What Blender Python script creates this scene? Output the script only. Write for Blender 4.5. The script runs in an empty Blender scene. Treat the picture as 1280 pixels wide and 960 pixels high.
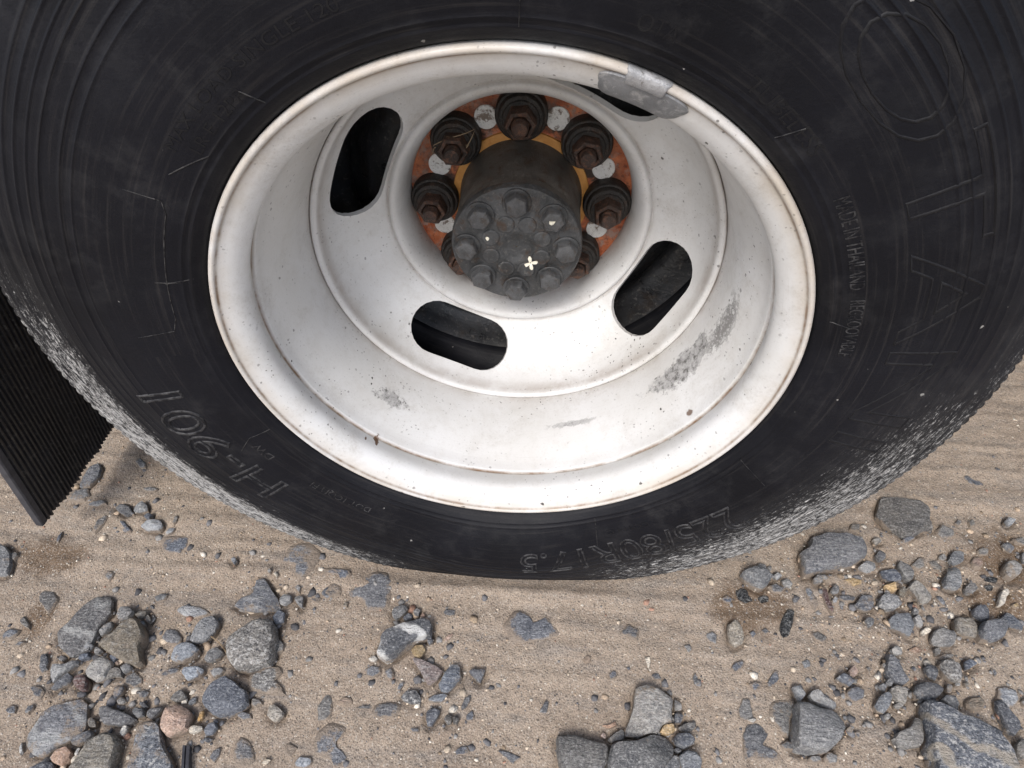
import bpy, bmesh, math, random
import numpy as np
from mathutils import Vector, Matrix
R_ = math.radians
rng = np.random.default_rng(7)
random.seed(7)
SC = bpy.context.scene
COL = SC.collection
ZC = 0.374                      # height of the wheel centre above the ground

# ------------------------------------------------------------------ camera
cam_d = bpy.data.cameras.new('camera')
cam_d.sensor_width = 36.0
cam_d.lens = 36.0 * 760 / 1280
cam_d.clip_start = 0.02
cam_d.clip_end = 500
cam = bpy.data.objects.new('camera', cam_d)
COL.objects.link(cam)
pitch, yaw = R_(46.23), R_(-3.21)
cam.location = (0.025, -0.364, 0.349 + ZC)
fwd = Vector((math.sin(yaw) * math.cos(pitch), math.cos(yaw) * math.cos(pitch), -math.sin(pitch)))
cam.rotation_euler = fwd.to_track_quat('-Z', 'Y').to_euler()
SC.camera = cam

# ------------------------------------------------------------------ light: overcast day
world = bpy.data.worlds.new('World')
SC.world = world
world.use_nodes = True
wn = world.node_tree
SUN = Vector((-0.20, -0.62, 0.76)).normalized()
sky = wn.nodes.new('ShaderNodeTexSky')
sky.sky_type = 'NISHITA'
sky.sun_disc = False
sky.sun_elevation = math.asin(SUN.z)
sky.sun_rotation = math.atan2(SUN.x, SUN.y)
sky.dust_density = 3.0
hs = wn.nodes.new('ShaderNodeHueSaturation')
hs.inputs['Saturation'].default_value = 0.80
wn.links.new(sky.outputs[0], hs.inputs['Color'])
wn.links.new(hs.outputs[0], wn.nodes['Background'].inputs[0])
wn.nodes['Background'].inputs[1].default_value = 0.15
sun_d = bpy.data.lights.new('sun', 'SUN')
sun_d.energy = 1.25
sun_d.angle = R_(17)
sun_d.color = (1.0, 0.98, 0.95)
sun = bpy.data.objects.new('sun', sun_d)
COL.objects.link(sun)
sun.rotation_euler = (-SUN).to_track_quat('-Z', 'Y').to_euler()
SC.view_settings.view_transform = 'Standard'
SC.view_settings.look = 'None'
SC.view_settings.gamma = 1.0
SC.view_settings.use_curve_mapping = False
SC.view_settings.exposure = 0.70
SC.cycles.max_bounces = 10
SC.cycles.diffuse_bounces = 8

# ------------------------------------------------------------------ node helper
class NT:
    def __init__(s, name):
        s.m = bpy.data.materials.new(name)
        s.m.use_nodes = True
        s.t = s.m.node_tree
        s.b = s.t.nodes['Principled BSDF']
        s.tc = s.t.nodes.new('ShaderNodeTexCoord')
        s.obj = s.tc.outputs['Object']
    def node(s, ty, **kw):
        n = s.t.nodes.new(ty)
        for k, v in kw.items():
            setattr(n, k, v)
        return n
    def put(s, sock, v):
        if isinstance(v, bpy.types.NodeSocket):
            s.t.links.new(v, sock)
        elif isinstance(v, (tuple, list)):
            sock.default_value = tuple(v) + (1.0,) if len(v) == 3 and len(sock.default_value) == 4 else v
        else:
            sock.default_value = v
    def math(s, op, a, b=0.0, c=None, clamp=False):
        n = s.node('ShaderNodeMath', operation=op, use_clamp=clamp)
        s.put(n.inputs[0], a); s.put(n.inputs[1], b)
        if c is not None: s.put(n.inputs[2], c)
        return n.outputs[0]
    def mr(s, v, a, b, c=0.0, d=1.0, smooth=False):
        n = s.node('ShaderNodeMapRange')
        if smooth: n.interpolation_type = 'SMOOTHSTEP'
        s.put(n.inputs[0], v)
        for i, x in enumerate((a, b, c, d)): s.put(n.inputs[i + 1], x)
        return n.outputs[0]
    def mix(s, f, a, b, mode='MIX'):
        n = s.node('ShaderNodeMix', data_type='RGBA', blend_type=mode)
        s.put(n.inputs[0], f); s.put(n.inputs[6], a); s.put(n.inputs[7], b)
        return n.outputs[2]
    def noise(s, scale, detail=3.0, rough=0.55, vec=None, dist=0.0, out=0):
        n = s.node('ShaderNodeTexNoise')
        s.t.links.new(vec if vec is not None else s.obj, n.inputs['Vector'])
        n.inputs['Scale'].default_value = scale
        n.inputs['Detail'].default_value = detail
        n.inputs['Roughness'].default_value = rough
        n.inputs['Distortion'].default_value = dist
        return n.outputs[out]
    def vor(s, scale, vec=None, out='Distance', feature='F1', rnd=1.0):
        n = s.node('ShaderNodeTexVoronoi', feature=feature)
        s.t.links.new(vec if vec is not None else s.obj, n.inputs['Vector'])
        n.inputs['Scale'].default_value = scale
        n.inputs['Randomness'].default_value = rnd
        return n.outputs[out]
    def mapping(s, scale=(1, 1, 1), rot=(0, 0, 0), loc=(0, 0, 0), vec=None):
        n = s.node('ShaderNodeMapping')
        s.t.links.new(vec if vec is not None else s.obj, n.inputs['Vector'])
        n.inputs['Scale'].default_value = scale
        n.inputs['Rotation'].default_value = rot
        s.put(n.inputs['Location'], loc)
        return n.outputs[0]
    def attr(s, name, out='Fac'):
        return s.node('ShaderNodeAttribute', attribute_name=name).outputs[out]
    def sep(s, v):
        n = s.node('ShaderNodeSeparateXYZ'); s.put(n.inputs[0], v)
        return n.outputs
    def comb(s, x, y, z):
        n = s.node('ShaderNodeCombineXYZ')
        for i, v in enumerate((x, y, z)): s.put(n.inputs[i], v)
        return n.outputs[0]
    def bump(s, h, strength, dist, normal=None):
        n = s.node('ShaderNodeBump')
        n.inputs['Strength'].default_value = strength
        n.inputs['Distance'].default_value = dist
        s.put(n.inputs['Height'], h)
        if normal is not None: s.t.links.new(normal, n.inputs['Normal'])
        return n.outputs[0]
    def speck(s, scale, size, keep, vec=None):
        """sparse round specks: small discs in a few of the cells"""
        n = s.node('ShaderNodeTexVoronoi')
        s.t.links.new(vec if vec is not None else s.obj, n.inputs['Vector'])
        n.inputs['Scale'].default_value = scale
        c = s.sep(n.outputs['Color'])
        sz = s.math('MULTIPLY', c[1], size * 1.5)
        return s.math('MULTIPLY', s.mr(n.outputs['Distance'], s.math('ADD', sz, 0.04), sz), s.math('GREATER_THAN', c[0], 1 - keep))
    def wobbled(s, scale, amt):
        n = s.node('ShaderNodeVectorMath', operation='MULTIPLY_ADD')
        s.t.links.new(s.noise(scale, 2, out=1), n.inputs[0])
        n.inputs[1].default_value = (amt, amt, amt)
        s.t.links.new(s.obj, n.inputs[2])
        return n.outputs[0]
    def done(s, color=None, rough=None, normal=None, metal=None, spec=None, coat=None):
        if color is not None: s.put(s.b.inputs['Base Color'], color)
        if rough is not None: s.put(s.b.inputs['Roughness'], rough)
        if normal is not None: s.put(s.b.inputs['Normal'], normal)
        if metal is not None: s.put(s.b.inputs['Metallic'], metal)
        if spec is not None: s.put(s.b.inputs['Specular IOR Level'], spec)
        if coat is not None: s.put(s.b.inputs['Coat Weight'], coat)
        return s.m

# ------------------------------------------------------------------ materials
SAND_A, SAND_B = (0.262, 0.205, 0.156), (0.345, 0.280, 0.219)

def polar(n):
    """(angle in degrees round the wheel axis, axial y, radius) of a wheel surface point, wheel at the origin"""
    x, y, z = n.sep(n.obj)
    z = n.math('SUBTRACT', z, ZC)
    a = n.math('MULTIPLY', n.math('ARCTAN2', z, x), 57.29578)
    r = n.math('SQRT', n.math('ADD', n.math('MULTIPLY', x, x), n.math('MULTIPLY', z, z)))
    return a, y, r

def patch(n, a, y, a0, y0, da, dy, nz):
    """ragged stain at a fixed place on the wheel"""
    u = n.math('DIVIDE', n.math('SUBTRACT', a, a0), da)
    v = n.math('DIVIDE', n.math('SUBTRACT', y, y0), dy)
    d = n.math('SQRT', n.math('ADD', n.math('MULTIPLY', u, u), n.math('MULTIPLY', v, v)))
    d = n.math('ADD', d, n.math('MULTIPLY', n.math('SUBTRACT', nz, 0.5), 3.4))
    return n.mr(d, 1.0, 0.74)

def mat_paint():
    n = NT('white_wheel_paint')
    a, y, r = polar(n)
    mid = n.noise(60, 4, 0.65)
    fine = n.noise(420, 3, 0.7)
    base = n.mix(n.mr(n.noise(9, 2), 0.35, 0.65), (0.575, 0.57, 0.555), (0.655, 0.658, 0.66))
    # faint dusty film in soft blotches
    base = n.mix(n.math('MULTIPLY', n.mr(mid, 0.5, 0.75), 0.22), base, (0.40, 0.365, 0.32))
    base = n.mix(n.math('MULTIPLY', n.mr(fine, 0.56, 0.72), 0.24), base, (0.33, 0.31, 0.29))
    # smeared grey-brown grime in large soft areas, and cream staining by the lip
    sm = n.math('MULTIPLY', n.mr(n.noise(17, 5, 0.68, dist=0.8), 0.50, 0.70), n.mr(fine, 0.35, 0.6, 0.35, 1.0))
    base = n.mix(n.math('MULTIPLY', sm, 0.38), base, (0.33, 0.30, 0.26))
    lipst = n.math('MULTIPLY', n.mr(r, 0.2225, 0.2325), n.mr(n.noise(13, 4, 0.65), 0.38, 0.60))
    base = n.mix(n.math('MULTIPLY', lipst, 0.36), base, (0.46, 0.345, 0.20))
    # grime and rust collected in creases (laid down per profile ring)
    g = n.attr('grime')
    nz = n.noise(75, 6, 0.72)
    nz2 = n.noise(160, 5, 0.7)
    gm = n.math('MULTIPLY', g, n.mr(n.noise(24, 5, 0.7), 0.34, 0.56, 0.25, 1.0))
    base = n.mix(gm, base, n.mix(n.mr(mid, 0.4, 0.6), (0.17, 0.10, 0.052), (0.26, 0.215, 0.17)))
    # bare grey scrapes
    p1 = patch(n, a, y, -28, 0.099, 17, 0.017, n.noise(48, 6, 0.75))
    p2 = patch(n, a, y, -131.5, 0.088, 5.5, 0.011, nz)
    p3 = patch(n, a, y, -9, 0.088, 11, 0.013, nz2)
    p4 = patch(n, a, y, -70, 0.094, 8, 0.004, nz2)
    pm = n.math('MAXIMUM', n.math('MAXIMUM', p1, p2), n.math('MULTIPLY', n.math('MAXIMUM', p3, p4), 0.8))
    base = n.mix(n.math('MULTIPLY', pm, n.mr(nz2, 0.36, 0.5, 0.5, 0.95)), base, n.mix(n.mr(n.math('ADD', nz2, n.math('MULTIPLY', p3, 0.12)), 0.50, 0.62), (0.31, 0.305, 0.30), (0.085, 0.08, 0.075)))
    # rust spots
    rs = n.math('MAXIMUM', patch(n, a, y, -131, 0.036, 0.8, 0.008, nz2), patch(n, a, y, -134.5, 0.030, 0.35, 0.004, nz2))
    wv = n.wobbled(230, 0.0035)
    rs = n.math('MAXIMUM', rs, n.math('MULTIPLY', n.speck(38, 0.09, 0.12, wv), 0.85))
    base = n.mix(rs, base, (0.105, 0.05, 0.022))
    # dark specks of dried dirt, in drifts
    drift = n.mr(n.noise(15, 3), 0.42, 0.62, 0.04, 1.0)
    sp = n.math('MAXIMUM', n.math('MULTIPLY', n.speck(330, 0.24, 0.24, wv), 0.7), n.speck(150, 0.16, 0.16, wv))
    sp = n.math('MULTIPLY', sp, drift)
    base = n.mix(sp, base, (0.05, 0.044, 0.04))
    # faint circular drag marks
    st = n.noise(1.0, 5, 0.75, vec=n.comb(n.math('MULTIPLY', a, 0.06), n.math('MULTIPLY', y, 700), n.math('MULTIPLY', r, 700)))
    base = n.mix(n.math('MULTIPLY', n.mr(st, 0.58, 0.72), 0.20), base, (0.30, 0.285, 0.27))
    h = n.math('ADD', n.math('MULTIPLY', pm, -0.35), n.math('MULTIPLY', fine, 0.25))
    h = n.math('ADD', h, n.math('MULTIPLY', mid, 0.35))
    return n.done(base, n.mr(mid, 0.3, 0.8, 0.34, 0.56), n.bump(h, 0.32, 0.0012))

def mat_rubber(name='tyre_rubber', scuffed=True):
    n = NT(name)
    a, y, r = polar(n)
    big = n.noise(7, 4)
    mid = n.noise(45, 5, 0.7)
    fine = n.noise(500, 2, 0.7)
    base = n.mix(n.mr(big, 0.35, 0.7), (0.0044, 0.0047, 0.0066), (0.0082, 0.0086, 0.0120))
    # thin grey dust film in blotches and streaks
    du = n.math('MULTIPLY', n.mr(mid, 0.48, 0.72), n.mr(n.noise(16, 3), 0.36, 0.66))
    base = n.mix(n.math('MULTIPLY', du, 0.16), base, (0.085, 0.082, 0.080))
    base = n.mix(n.math('MULTIPLY', n.speck(120, 0.10, 0.035, n.wobbled(300, 0.003)), 0.6), base, (0.36, 0.35, 0.33))
    h = n.math('ADD', n.math('MULTIPLY', mid, 0.6), n.math('MULTIPLY', fine, 0.25))
    rough = n.mr(mid, 0.3, 0.75, 0.42, 0.66)
    rings = n.noise(1.0, 4, 0.7, vec=n.comb(n.math('MULTIPLY', a, 0.035), n.math('MULTIPLY', r, 330), n.math('MULTIPLY', y, 120)))
    base = n.mix(n.math('MULTIPLY', n.mr(rings, 0.53, 0.70), 0.09), base, (0.13, 0.118, 0.105))
    if scuffed:
        sc = n.attr('scuff')
        vec = n.comb(n.math('MULTIPLY', a, 0.7), n.math('MULTIPLY', r, 560), n.math('MULTIPLY', y, 480))
        st = n.noise(1.0, 5, 0.82, vec=vec)                      # scrape lines that run round the tyre
        gr = n.noise(520, 3, 0.85)
        v = n.math('ADD', n.math('MULTIPLY', st, 0.92), n.math('MULTIPLY', gr, 0.30))
        lo = n.math('SUBTRACT', 0.84, n.math('MULTIPLY', sc, 0.31))
        f = n.mr(v, lo, n.math('ADD', lo, 0.13))
        f = n.math('MULTIPLY', f, n.mr(sc, 0.02, 0.25))
        base = n.mix(f, base, n.mix(n.noise(140, 4), (0.34, 0.335, 0.325), (0.58, 0.575, 0.565)))
        base = n.mix(n.math('MULTIPLY', sc, 0.10), base, (0.16, 0.155, 0.15))
        h = n.math('ADD', h, n.math('MULTIPLY', n.math('MULTIPLY', st, sc), 1.6))
        rough = n.math('MAXIMUM', rough, n.math('MULTIPLY', f, 0.9))
    return n.done(base, rough, n.bump(h, 0.6, 0.0015), spec=0.16)

def mat_letter(name, col):
    n = NT(name)
    f = n.mr(n.noise(120, 6, 0.75), 0.42, 0.66)
    return n.done(n.mix(f, (0.0055, 0.0056, 0.0075), col), 0.55, n.bump(n.noise(300, 3), 0.5, 0.0008), spec=0.24)

def mat_rustplate():
    n = NT('rusty_orange_flange')
    a, y, r = polar(n)
    nz = n.noise(55, 7, 0.7)
    base = n.mix(n.mr(nz, 0.35, 0.66), (0.33, 0.075, 0.025), (0.58, 0.20, 0.085))
    base = n.mix(n.mr(n.noise(190, 5, 0.75), 0.52, 0.66), base, (0.15, 0.04, 0.02))
    base = n.mix(n.math('MULTIPLY', n.mr(n.noise(70, 6, 0.7), 0.5, 0.62), 0.8), base, (0.30, 0.235, 0.20))
    grease = n.math('MULTIPLY', n.mr(n.noise(40, 6, 0.65), 0.44, 0.56), n.mr(r, 0.122, 0.098))
    base = n.mix(grease, base, (0.045, 0.027, 0.02))
    return n.done(base, 0.72, n.bump(n.noise(260, 6, 0.75), 0.6, 0.002))

def mat_metal(name, c1, c2, c3, rough=0.55, sc=60, metal=0.0, bstr=0.5, rustf=(0.52, 0.66)):
    n = NT(name)
    base = n.mix(n.mr(n.noise(sc, 6, 0.7), 0.36, 0.66), c1, c2)
    base = n.mix(n.mr(n.noise(sc * 1.9, 6, 0.72, dist=0.4), *rustf), base, c3)
    base = n.mix(n.math('MULTIPLY', n.mr(n.noise(sc * 7, 4, 0.7), 0.56, 0.72), 0.55), base, (0.16, 0.15, 0.135))
    return n.done(base, n.mr(n.noise(sc * 2, 4), 0.3, 0.7, rough - 0.12, rough + 0.14),
                  n.bump(n.math('ADD', n.noise(sc * 3, 6, 0.75), n.math('MULTIPLY', n.noise(sc * 14, 3), 0.4)), bstr, 0.0016), metal=metal)

def mat_plain(name, c1, c2, rough, sc=80, bstr=0.3, spec=0.5):
    n = NT(name)
    return n.done(n.mix(n.mr(n.noise(sc, 5, 0.7), 0.35, 0.66), c1, c2), rough, n.bump(n.noise(sc * 4, 4, 0.7), bstr, 0.001), spec=spec)

def mat_sand():
    n = NT('sandy_dirt')
    big = n.noise(5, 4, 0.6)
    mid = n.noise(42, 4, 0.65)
    gr = n.noise(520, 3, 0.75)
    base = n.mix(n.mr(big, 0.33, 0.67), SAND_A, SAND_B)
    base = n.mix(n.math('MULTIPLY', n.mr(mid, 0.42, 0.7), 0.40), base, (0.39, 0.32, 0.252))
    base = n.mix(n.math('MULTIPLY', n.mr(n.noise(70, 5, 0.7, dist=0.5), 0.55, 0.7), 0.55), base, (0.140, 0.121, 0.104))
    gs = n.noise(26, 5, 0.7, vec=n.mapping(scale=(0.30, 1.5, 1.0)))
    base = n.mix(n.math('MULTIPLY', n.mr(gs, 0.50, 0.66), 0.50), base, (0.215, 0.199, 0.184))
    # damp brown stains
    x, y, z = n.sep(n.obj)
    wob = n.math('MULTIPLY', n.math('SUBTRACT', n.noise(28, 5, 0.65), 0.5), 1.7)
    dm = None
    for (cx, cy, rx, ry) in ((0.300, -0.030, 0.055, 0.036), (0.665, 0.050, 0.085, 0.045), (0.610, -0.010, 0.075, 0.02),
                             (-0.600, -0.015, 0.050, 0.030), (-0.563, -0.090, 0.017, 0.030)):
        u = n.math('DIVIDE', n.math('SUBTRACT', x, cx), rx)
        v = n.math('DIVIDE', n.math('SUBTRACT', y, cy), ry)
        d = n.math('ADD', n.math('SQRT', n.math('ADD', n.math('MULTIPLY', u, u), n.math('MULTIPLY', v, v))), wob)
        k = n.mr(d, 1.25, 0.55, smooth=True)
        dm = k if dm is None else n.math('MAXIMUM', dm, k)
    base = n.mix(n.math('MULTIPLY', dm, 0.72), base, (0.105, 0.058, 0.025))
    # single grains: pale quartz, dark mica, reddish
    vn = n.node('ShaderNodeTexVoronoi'); n.t.links.new(n.obj, vn.inputs['Vector']); vn.inputs['Scale'].default_value = 430
    c = n.sep(vn.outputs['Color'])
    dd = vn.outputs['Distance']
    core = n.mr(dd, 0.50, 0.30)
    base = n.mix(n.math('MULTIPLY', core, n.math('MULTIPLY', n.math('GREATER_THAN', c[0], 0.86), 0.85)), base, (0.46, 0.41, 0.35))
    base = n.mix(n.math('MULTIPLY', core, n.math('MULTIPLY', n.math('LESS_THAN', c[0], 0.15), 0.75)), base, (0.075, 0.065, 0.06))
    c2 = n.sep(n.vor(820, out='Color'))
    base = n.mix(n.math('MULTIPLY', n.math('GREATER_THAN', c2[1], 0.74), 0.30), base, (0.46, 0.40, 0.33))
    base = n.mix(n.math('MULTIPLY', n.math('LESS_THAN', c2[1], 0.26), 0.32), base, (0.11, 0.09, 0.072))
    h = n.math('ADD', n.math('MULTIPLY', gr, 0.8), n.math('MULTIPLY', n.math('SUBTRACT', 1.0, dd), 0.55))
    h = n.math('ADD', h, n.math('MULTIPLY', n.noise(130, 4, 0.65), 1.4))
    return n.done(base, n.mr(dm, 0, 1, 0.95, 0.6), n.bump(h, 0.62, 0.0020), spec=0.25)

def stone_base(name, band=0.0, speckle=0.0, bandcol=(0.5, 0.5, 0.48), wet=False):
    n = NT(name)
    oi = n.node('ShaderNodeObjectInfo')
    col, alpha, rnd = oi.outputs['Color'], oi.outputs['Alpha'], oi.outputs['Random']
    off = n.math('MULTIPLY', rnd, 37.0)
    vec = n.mapping(loc=n.comb(off, off, off))
    mid = n.noise(70, 5, 0.7, vec=vec)
    fine = n.noise(380, 4, 0.8, vec=vec)
    base = n.mix(n.mr(mid, 0.32, 0.7), n.mix(1.0, col, (0.62, 0.63, 0.67), 'MULTIPLY'), n.mix(1.0, col, (1.45, 1.42, 1.38), 'MULTIPLY'))
    # foliation: stretched grain in every stone, stronger in the banded ones
    fm = n.node('ShaderNodeMapping')
    n.t.links.new(vec, fm.inputs['Vector'])
    fm.inputs['Scale'].default_value = (0.45, 1.9, 1.9)
    n.t.links.new(n.comb(0.3, n.math('MULTIPLY', rnd, 2.0), n.math('MULTIPLY', rnd, 43.0)), fm.inputs['Rotation'])
    fv = fm.outputs[0]
    fo = n.noise(130, 4, 0.75, vec=fv, dist=0.6)
    base = n.mix(n.math('MULTIPLY', n.mr(fo, 0.50, 0.66), n.math('MULTIPLY', n.math('FRACT', n.math('MULTIPLY', rnd, 7.3)), 0.7)), base, (0.37, 0.365, 0.35))
    base = n.mix(n.math('MULTIPLY', n.mr(fine, 0.53, 0.63), 0.72 + speckle * 0.25), base, n.mix(0.45, (0.48, 0.475, 0.46), n.mix(1.0, col, (2.2, 2.2, 2.15), 'MULTIPLY')))
    base = n.mix(n.math('MULTIPLY', n.mr(fine, 0.47, 0.36), 0.6 + speckle * 0.3), base, n.mix(1.0, col, (0.22, 0.23, 0.26), 'MULTIPLY'))
    if speckle:
        sp = n.noise(190, 4, 0.7, vec=vec)
        base = n.mix(n.math('MULTIPLY', n.mr(sp, 0.52, 0.62), 0.75), base, (0.50, 0.49, 0.47))
        base = n.mix(n.math('MULTIPLY', n.mr(sp, 0.42, 0.34), 0.7), base, (0.06, 0.062, 0.068))
    if band:
        w = n.node('ShaderNodeTexWave', wave_type='BANDS', bands_direction='Y')
        n.t.links.new(n.mapping(rot=(0.25, 0.2, 0.55), vec=vec), w.inputs['Vector'])
        w.inputs['Scale'].default_value = 9
        w.inputs['Distortion'].default_value = 7.5
        w.inputs['Detail'].default_value = 4
        w.inputs['Detail Scale'].default_value = 2.2
        base = n.mix(n.math('MULTIPLY', n.mr(n.math('ADD', w.outputs['Fac'], n.math('MULTIPLY', n.math('SUBTRACT', mid, 0.5), 1.1)), 0.66, 0.98), band), base, bandcol)
    # sand lying on the stone, in ragged drifts; alpha sets how much
    dn = n.math('ADD', n.math('MULTIPLY', n.noise(34, 5, 0.7, vec=vec), 0.72), n.math('MULTIPLY', n.noise(300, 4, 0.75, vec=vec), 0.28))
    th = n.math('SUBTRACT', 0.72, n.math('ADD', n.math('MULTIPLY', alpha, 0.30), n.math('MULTIPLY', n.attr('edge'), 0.20)))
    dust = n.mr(dn, th, n.math('ADD', th, 0.07))
    base = n.mix(n.math('MULTIPLY', dust, 0.0 if wet else 0.88), base, n.mix(fine, SAND_A, (0.29, 0.24, 0.19)))
    h = n.math('ADD', n.math('MULTIPLY', mid, 1.6), n.math('ADD', n.math('MULTIPLY', fine, 0.5), n.math('MULTIPLY', fo, 0.9)))
    return n.done(base, 0.12 if wet else n.mr(mid, 0.3, 0.7, 0.70, 0.92), n.bump(h, 1.0, 0.0034), spec=0.5 if wet else 0.3)

def mat_gravel():
    n = NT('gravel_grains')
    c = n.attr('tint', 'Color')
    base = n.mix(n.mr(n.noise(500, 4, 0.7), 0.35, 0.65), n.mix(1.0, c, (0.6, 0.6, 0.62), 'MULTIPLY'), n.mix(1.0, c, (1.25, 1.22, 1.2), 'MULTIPLY'))
    return n.done(base, 0.85, n.bump(n.noise(900, 3), 0.4, 0.0008), spec=0.3)

M = dict(
    paint=mat_paint(), rubber=mat_rubber(), rubber_in=mat_rubber('inner_tyre_rubber', False),
    letter=mat_letter('dusty_raised_lettering', (0.060, 0.059, 0.060)), letter_faint=mat_letter('faint_raised_lettering', (0.0125, 0.0125, 0.0135)),
    line=mat_letter('mould_flash', (0.07, 0.068, 0.066)),
    rust=mat_rustplate(), ochre=mat_plain('ochre_paint_ring', (0.42, 0.175, 0.03), (0.55, 0.27, 0.07), 0.6),
    plug=mat_metal('chipped_white_paint', (0.62, 0.61, 0.58), (0.74, 0.73, 0.71), (0.20, 0.16, 0.13), 0.6, 60, 0.0, 0.5, (0.53, 0.60)),
    nutcap=mat_metal('black_greasy_washer', (0.008, 0.007, 0.006), (0.022, 0.017, 0.014), (0.055, 0.030, 0.018), 0.52, 60, 0.0, 0.9, (0.52, 0.68)),
    nut=mat_metal('rusty_nut_steel', (0.018, 0.011, 0.008), (0.060, 0.030, 0.020), (0.13, 0.058, 0.032), 0.5, 110, 0.0, 0.9, (0.50, 0.62)),
    hub=mat_metal('dark_hub_iron', (0.050, 0.045, 0.039), (0.11, 0.10, 0.088), (0.055, 0.030, 0.017), 0.52, 45),
    cap=mat_metal('grey_hub_face', (0.018, 0.019, 0.020), (0.062, 0.064, 0.067), (0.042, 0.026, 0.017), 0.46, 40, 0.0, 0.8, (0.53, 0.66)),
    bolt=mat_metal('grey_bolt_steel', (0.030, 0.031, 0.033), (0.085, 0.087, 0.091), (0.035, 0.025, 0.019), 0.42, 80, 0.0, 0.7),
    lead=mat_metal('grey_weight_alloy', (0.13, 0.135, 0.142), (0.24, 0.245, 0.255), (0.33, 0.33, 0.33), 0.46, 70, 0.2),
    clip=mat_metal('weight_clip_steel', (0.24, 0.245, 0.255), (0.42, 0.42, 0.43), (0.13, 0.12, 0.11), 0.38, 90, 0.4),
    dark=mat_metal('grimy_underbody', (0.014, 0.014, 0.015), (0.030, 0.030, 0.032), (0.05, 0.042, 0.034), 0.42, 30),
    innerrim=mat_metal('grimy_inner_rim', (0.014, 0.0145, 0.016), (0.030, 0.031, 0.034), (0.026, 0.021, 0.018), 0.36, 26),
    flap=mat_metal('black_ribbed_flap_rubber', (0.0070, 0.0074, 0.0100), (0.0130, 0.0135, 0.0175), (0.030, 0.028, 0.027), 0.46, 22, 0.0, 0.3, (0.56, 0.74)),
    flapedge=mat_plain('dusty_flap_edge', (0.030, 0.030, 0.036), (0.058, 0.058, 0.066), 0.6, 60, 0.3, 0.35),
    wood=mat_plain('weathered_deck_timber', (0.14, 0.11, 0.08), (0.22, 0.18, 0.14), 0.85, 20),
    petal=mat_plain('cream_petal', (0.72, 0.68, 0.55), (0.80, 0.77, 0.66), 0.6),
    straw=mat_plain('dry_straw_brown', (0.20, 0.14, 0.085), (0.31, 0.235, 0.15), 0.8),
    sand=mat_sand(), gravel=mat_gravel(),
    stone=stone_base('plain_stone'), banded=stone_base('banded_stone', 0.42), quartz=stone_base('quartz_streaked_stone', 0.95, 0.0, (0.66, 0.655, 0.635)),
    ledge=stone_base('sandy_banded_stone', 0.7, 0.1, (0.40, 0.345, 0.27)), speckled=stone_base('speckled_stone', 0.0, 0.8), wet=stone_base('wet_black_stone', wet=True),
)

# ------------------------------------------------------------------ mesh helpers
def mesh_obj(name, verts, faces, mat, parent=None, smooth=True, sharp=40, loc=None):
    me = bpy.data.meshes.new(name)
    me.from_pydata([tuple(v) for v in verts], [], faces)
    me.materials.append(mat)
    me.validate()
    return link(name, me, parent, smooth, sharp, loc)

def link(name, me, parent=None, smooth=True, sharp=40, loc=None):
    if smooth:
        me.polygons.foreach_set('use_smooth', [True] * len(me.polygons))
        if sharp: me.set_sharp_from_angle(angle=R_(sharp))
    o = bpy.data.objects.new(name, me)
    COL.objects.link(o)
    if parent is not None: o.parent = parent
    if loc is not None: o.location = loc
    return o

def tag(o, label=None, cat=None, group=None, kind=None):
    for k, v in (('label', label), ('category', cat), ('group', group), ('kind', kind)):
        if v: o[k] = v
    return o

def empty(name, loc=(0, 0, 0)):
    o = bpy.data.objects.new(name, None)
    o.empty_display_size = 0.05
    COL.objects.link(o)
    o.location = loc
    return o

def spline(pts, k=6):
    """Catmull-Rom through 2D points"""
    p = np.array(pts, float)
    q = np.vstack([2 * p[0] - p[1], p, 2 * p[-1] - p[-2]])
    out = []
    for i in range(1, len(q) - 2):
        a, b, c, d = q[i - 1], q[i], q[i + 1], q[i + 2]
        for t in np.linspace(0, 1, k, endpoint=False):
            out.append(0.5 * (2 * b + (c - a) * t + (2 * a - 5 * b + 4 * c - d) * t * t + (3 * b - a - 3 * c + d) * t ** 3))
    out.append(p[-1])
    return np.array(out)

def lathe(prof, seg=192, closed=False, axis=(0.0, ZC), cap0=False, cap1=False, fn=None):
    """turn (r, y) in mm round the wheel axis; returns verts, faces, profile index per vertex"""
    n = len(prof)
    V, F, I = [], [], []
    for s in range(seg):
        th = 2 * math.pi * s / seg + math.pi / 2
        for i, (r, y) in enumerate(prof):
            rr, yy = (r, y) if fn is None else fn(r, y, th)
            V.append((axis[0] + rr * math.cos(th) / 1000, yy / 1000, axis[1] + rr * math.sin(th) / 1000))
            I.append(i)
    m = n if closed else n - 1
    for s in range(seg):
        t = (s + 1) % seg
        for i in range(m):
            j = (i + 1) % n
            F.append((s * n + i, t * n + i, t * n + j, s * n + j))
    if cap0: F.append(tuple(s * n for s in range(seg))[::-1])
    if cap1: F.append(tuple(s * n + n - 1 for s in range(seg)))
    return V, F, I

def fattr(o, name, vals):
    a = o.data.attributes.new(name, 'FLOAT', 'POINT')
    a.data.foreach_set('value', np.asarray(vals, dtype=np.float32))

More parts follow.
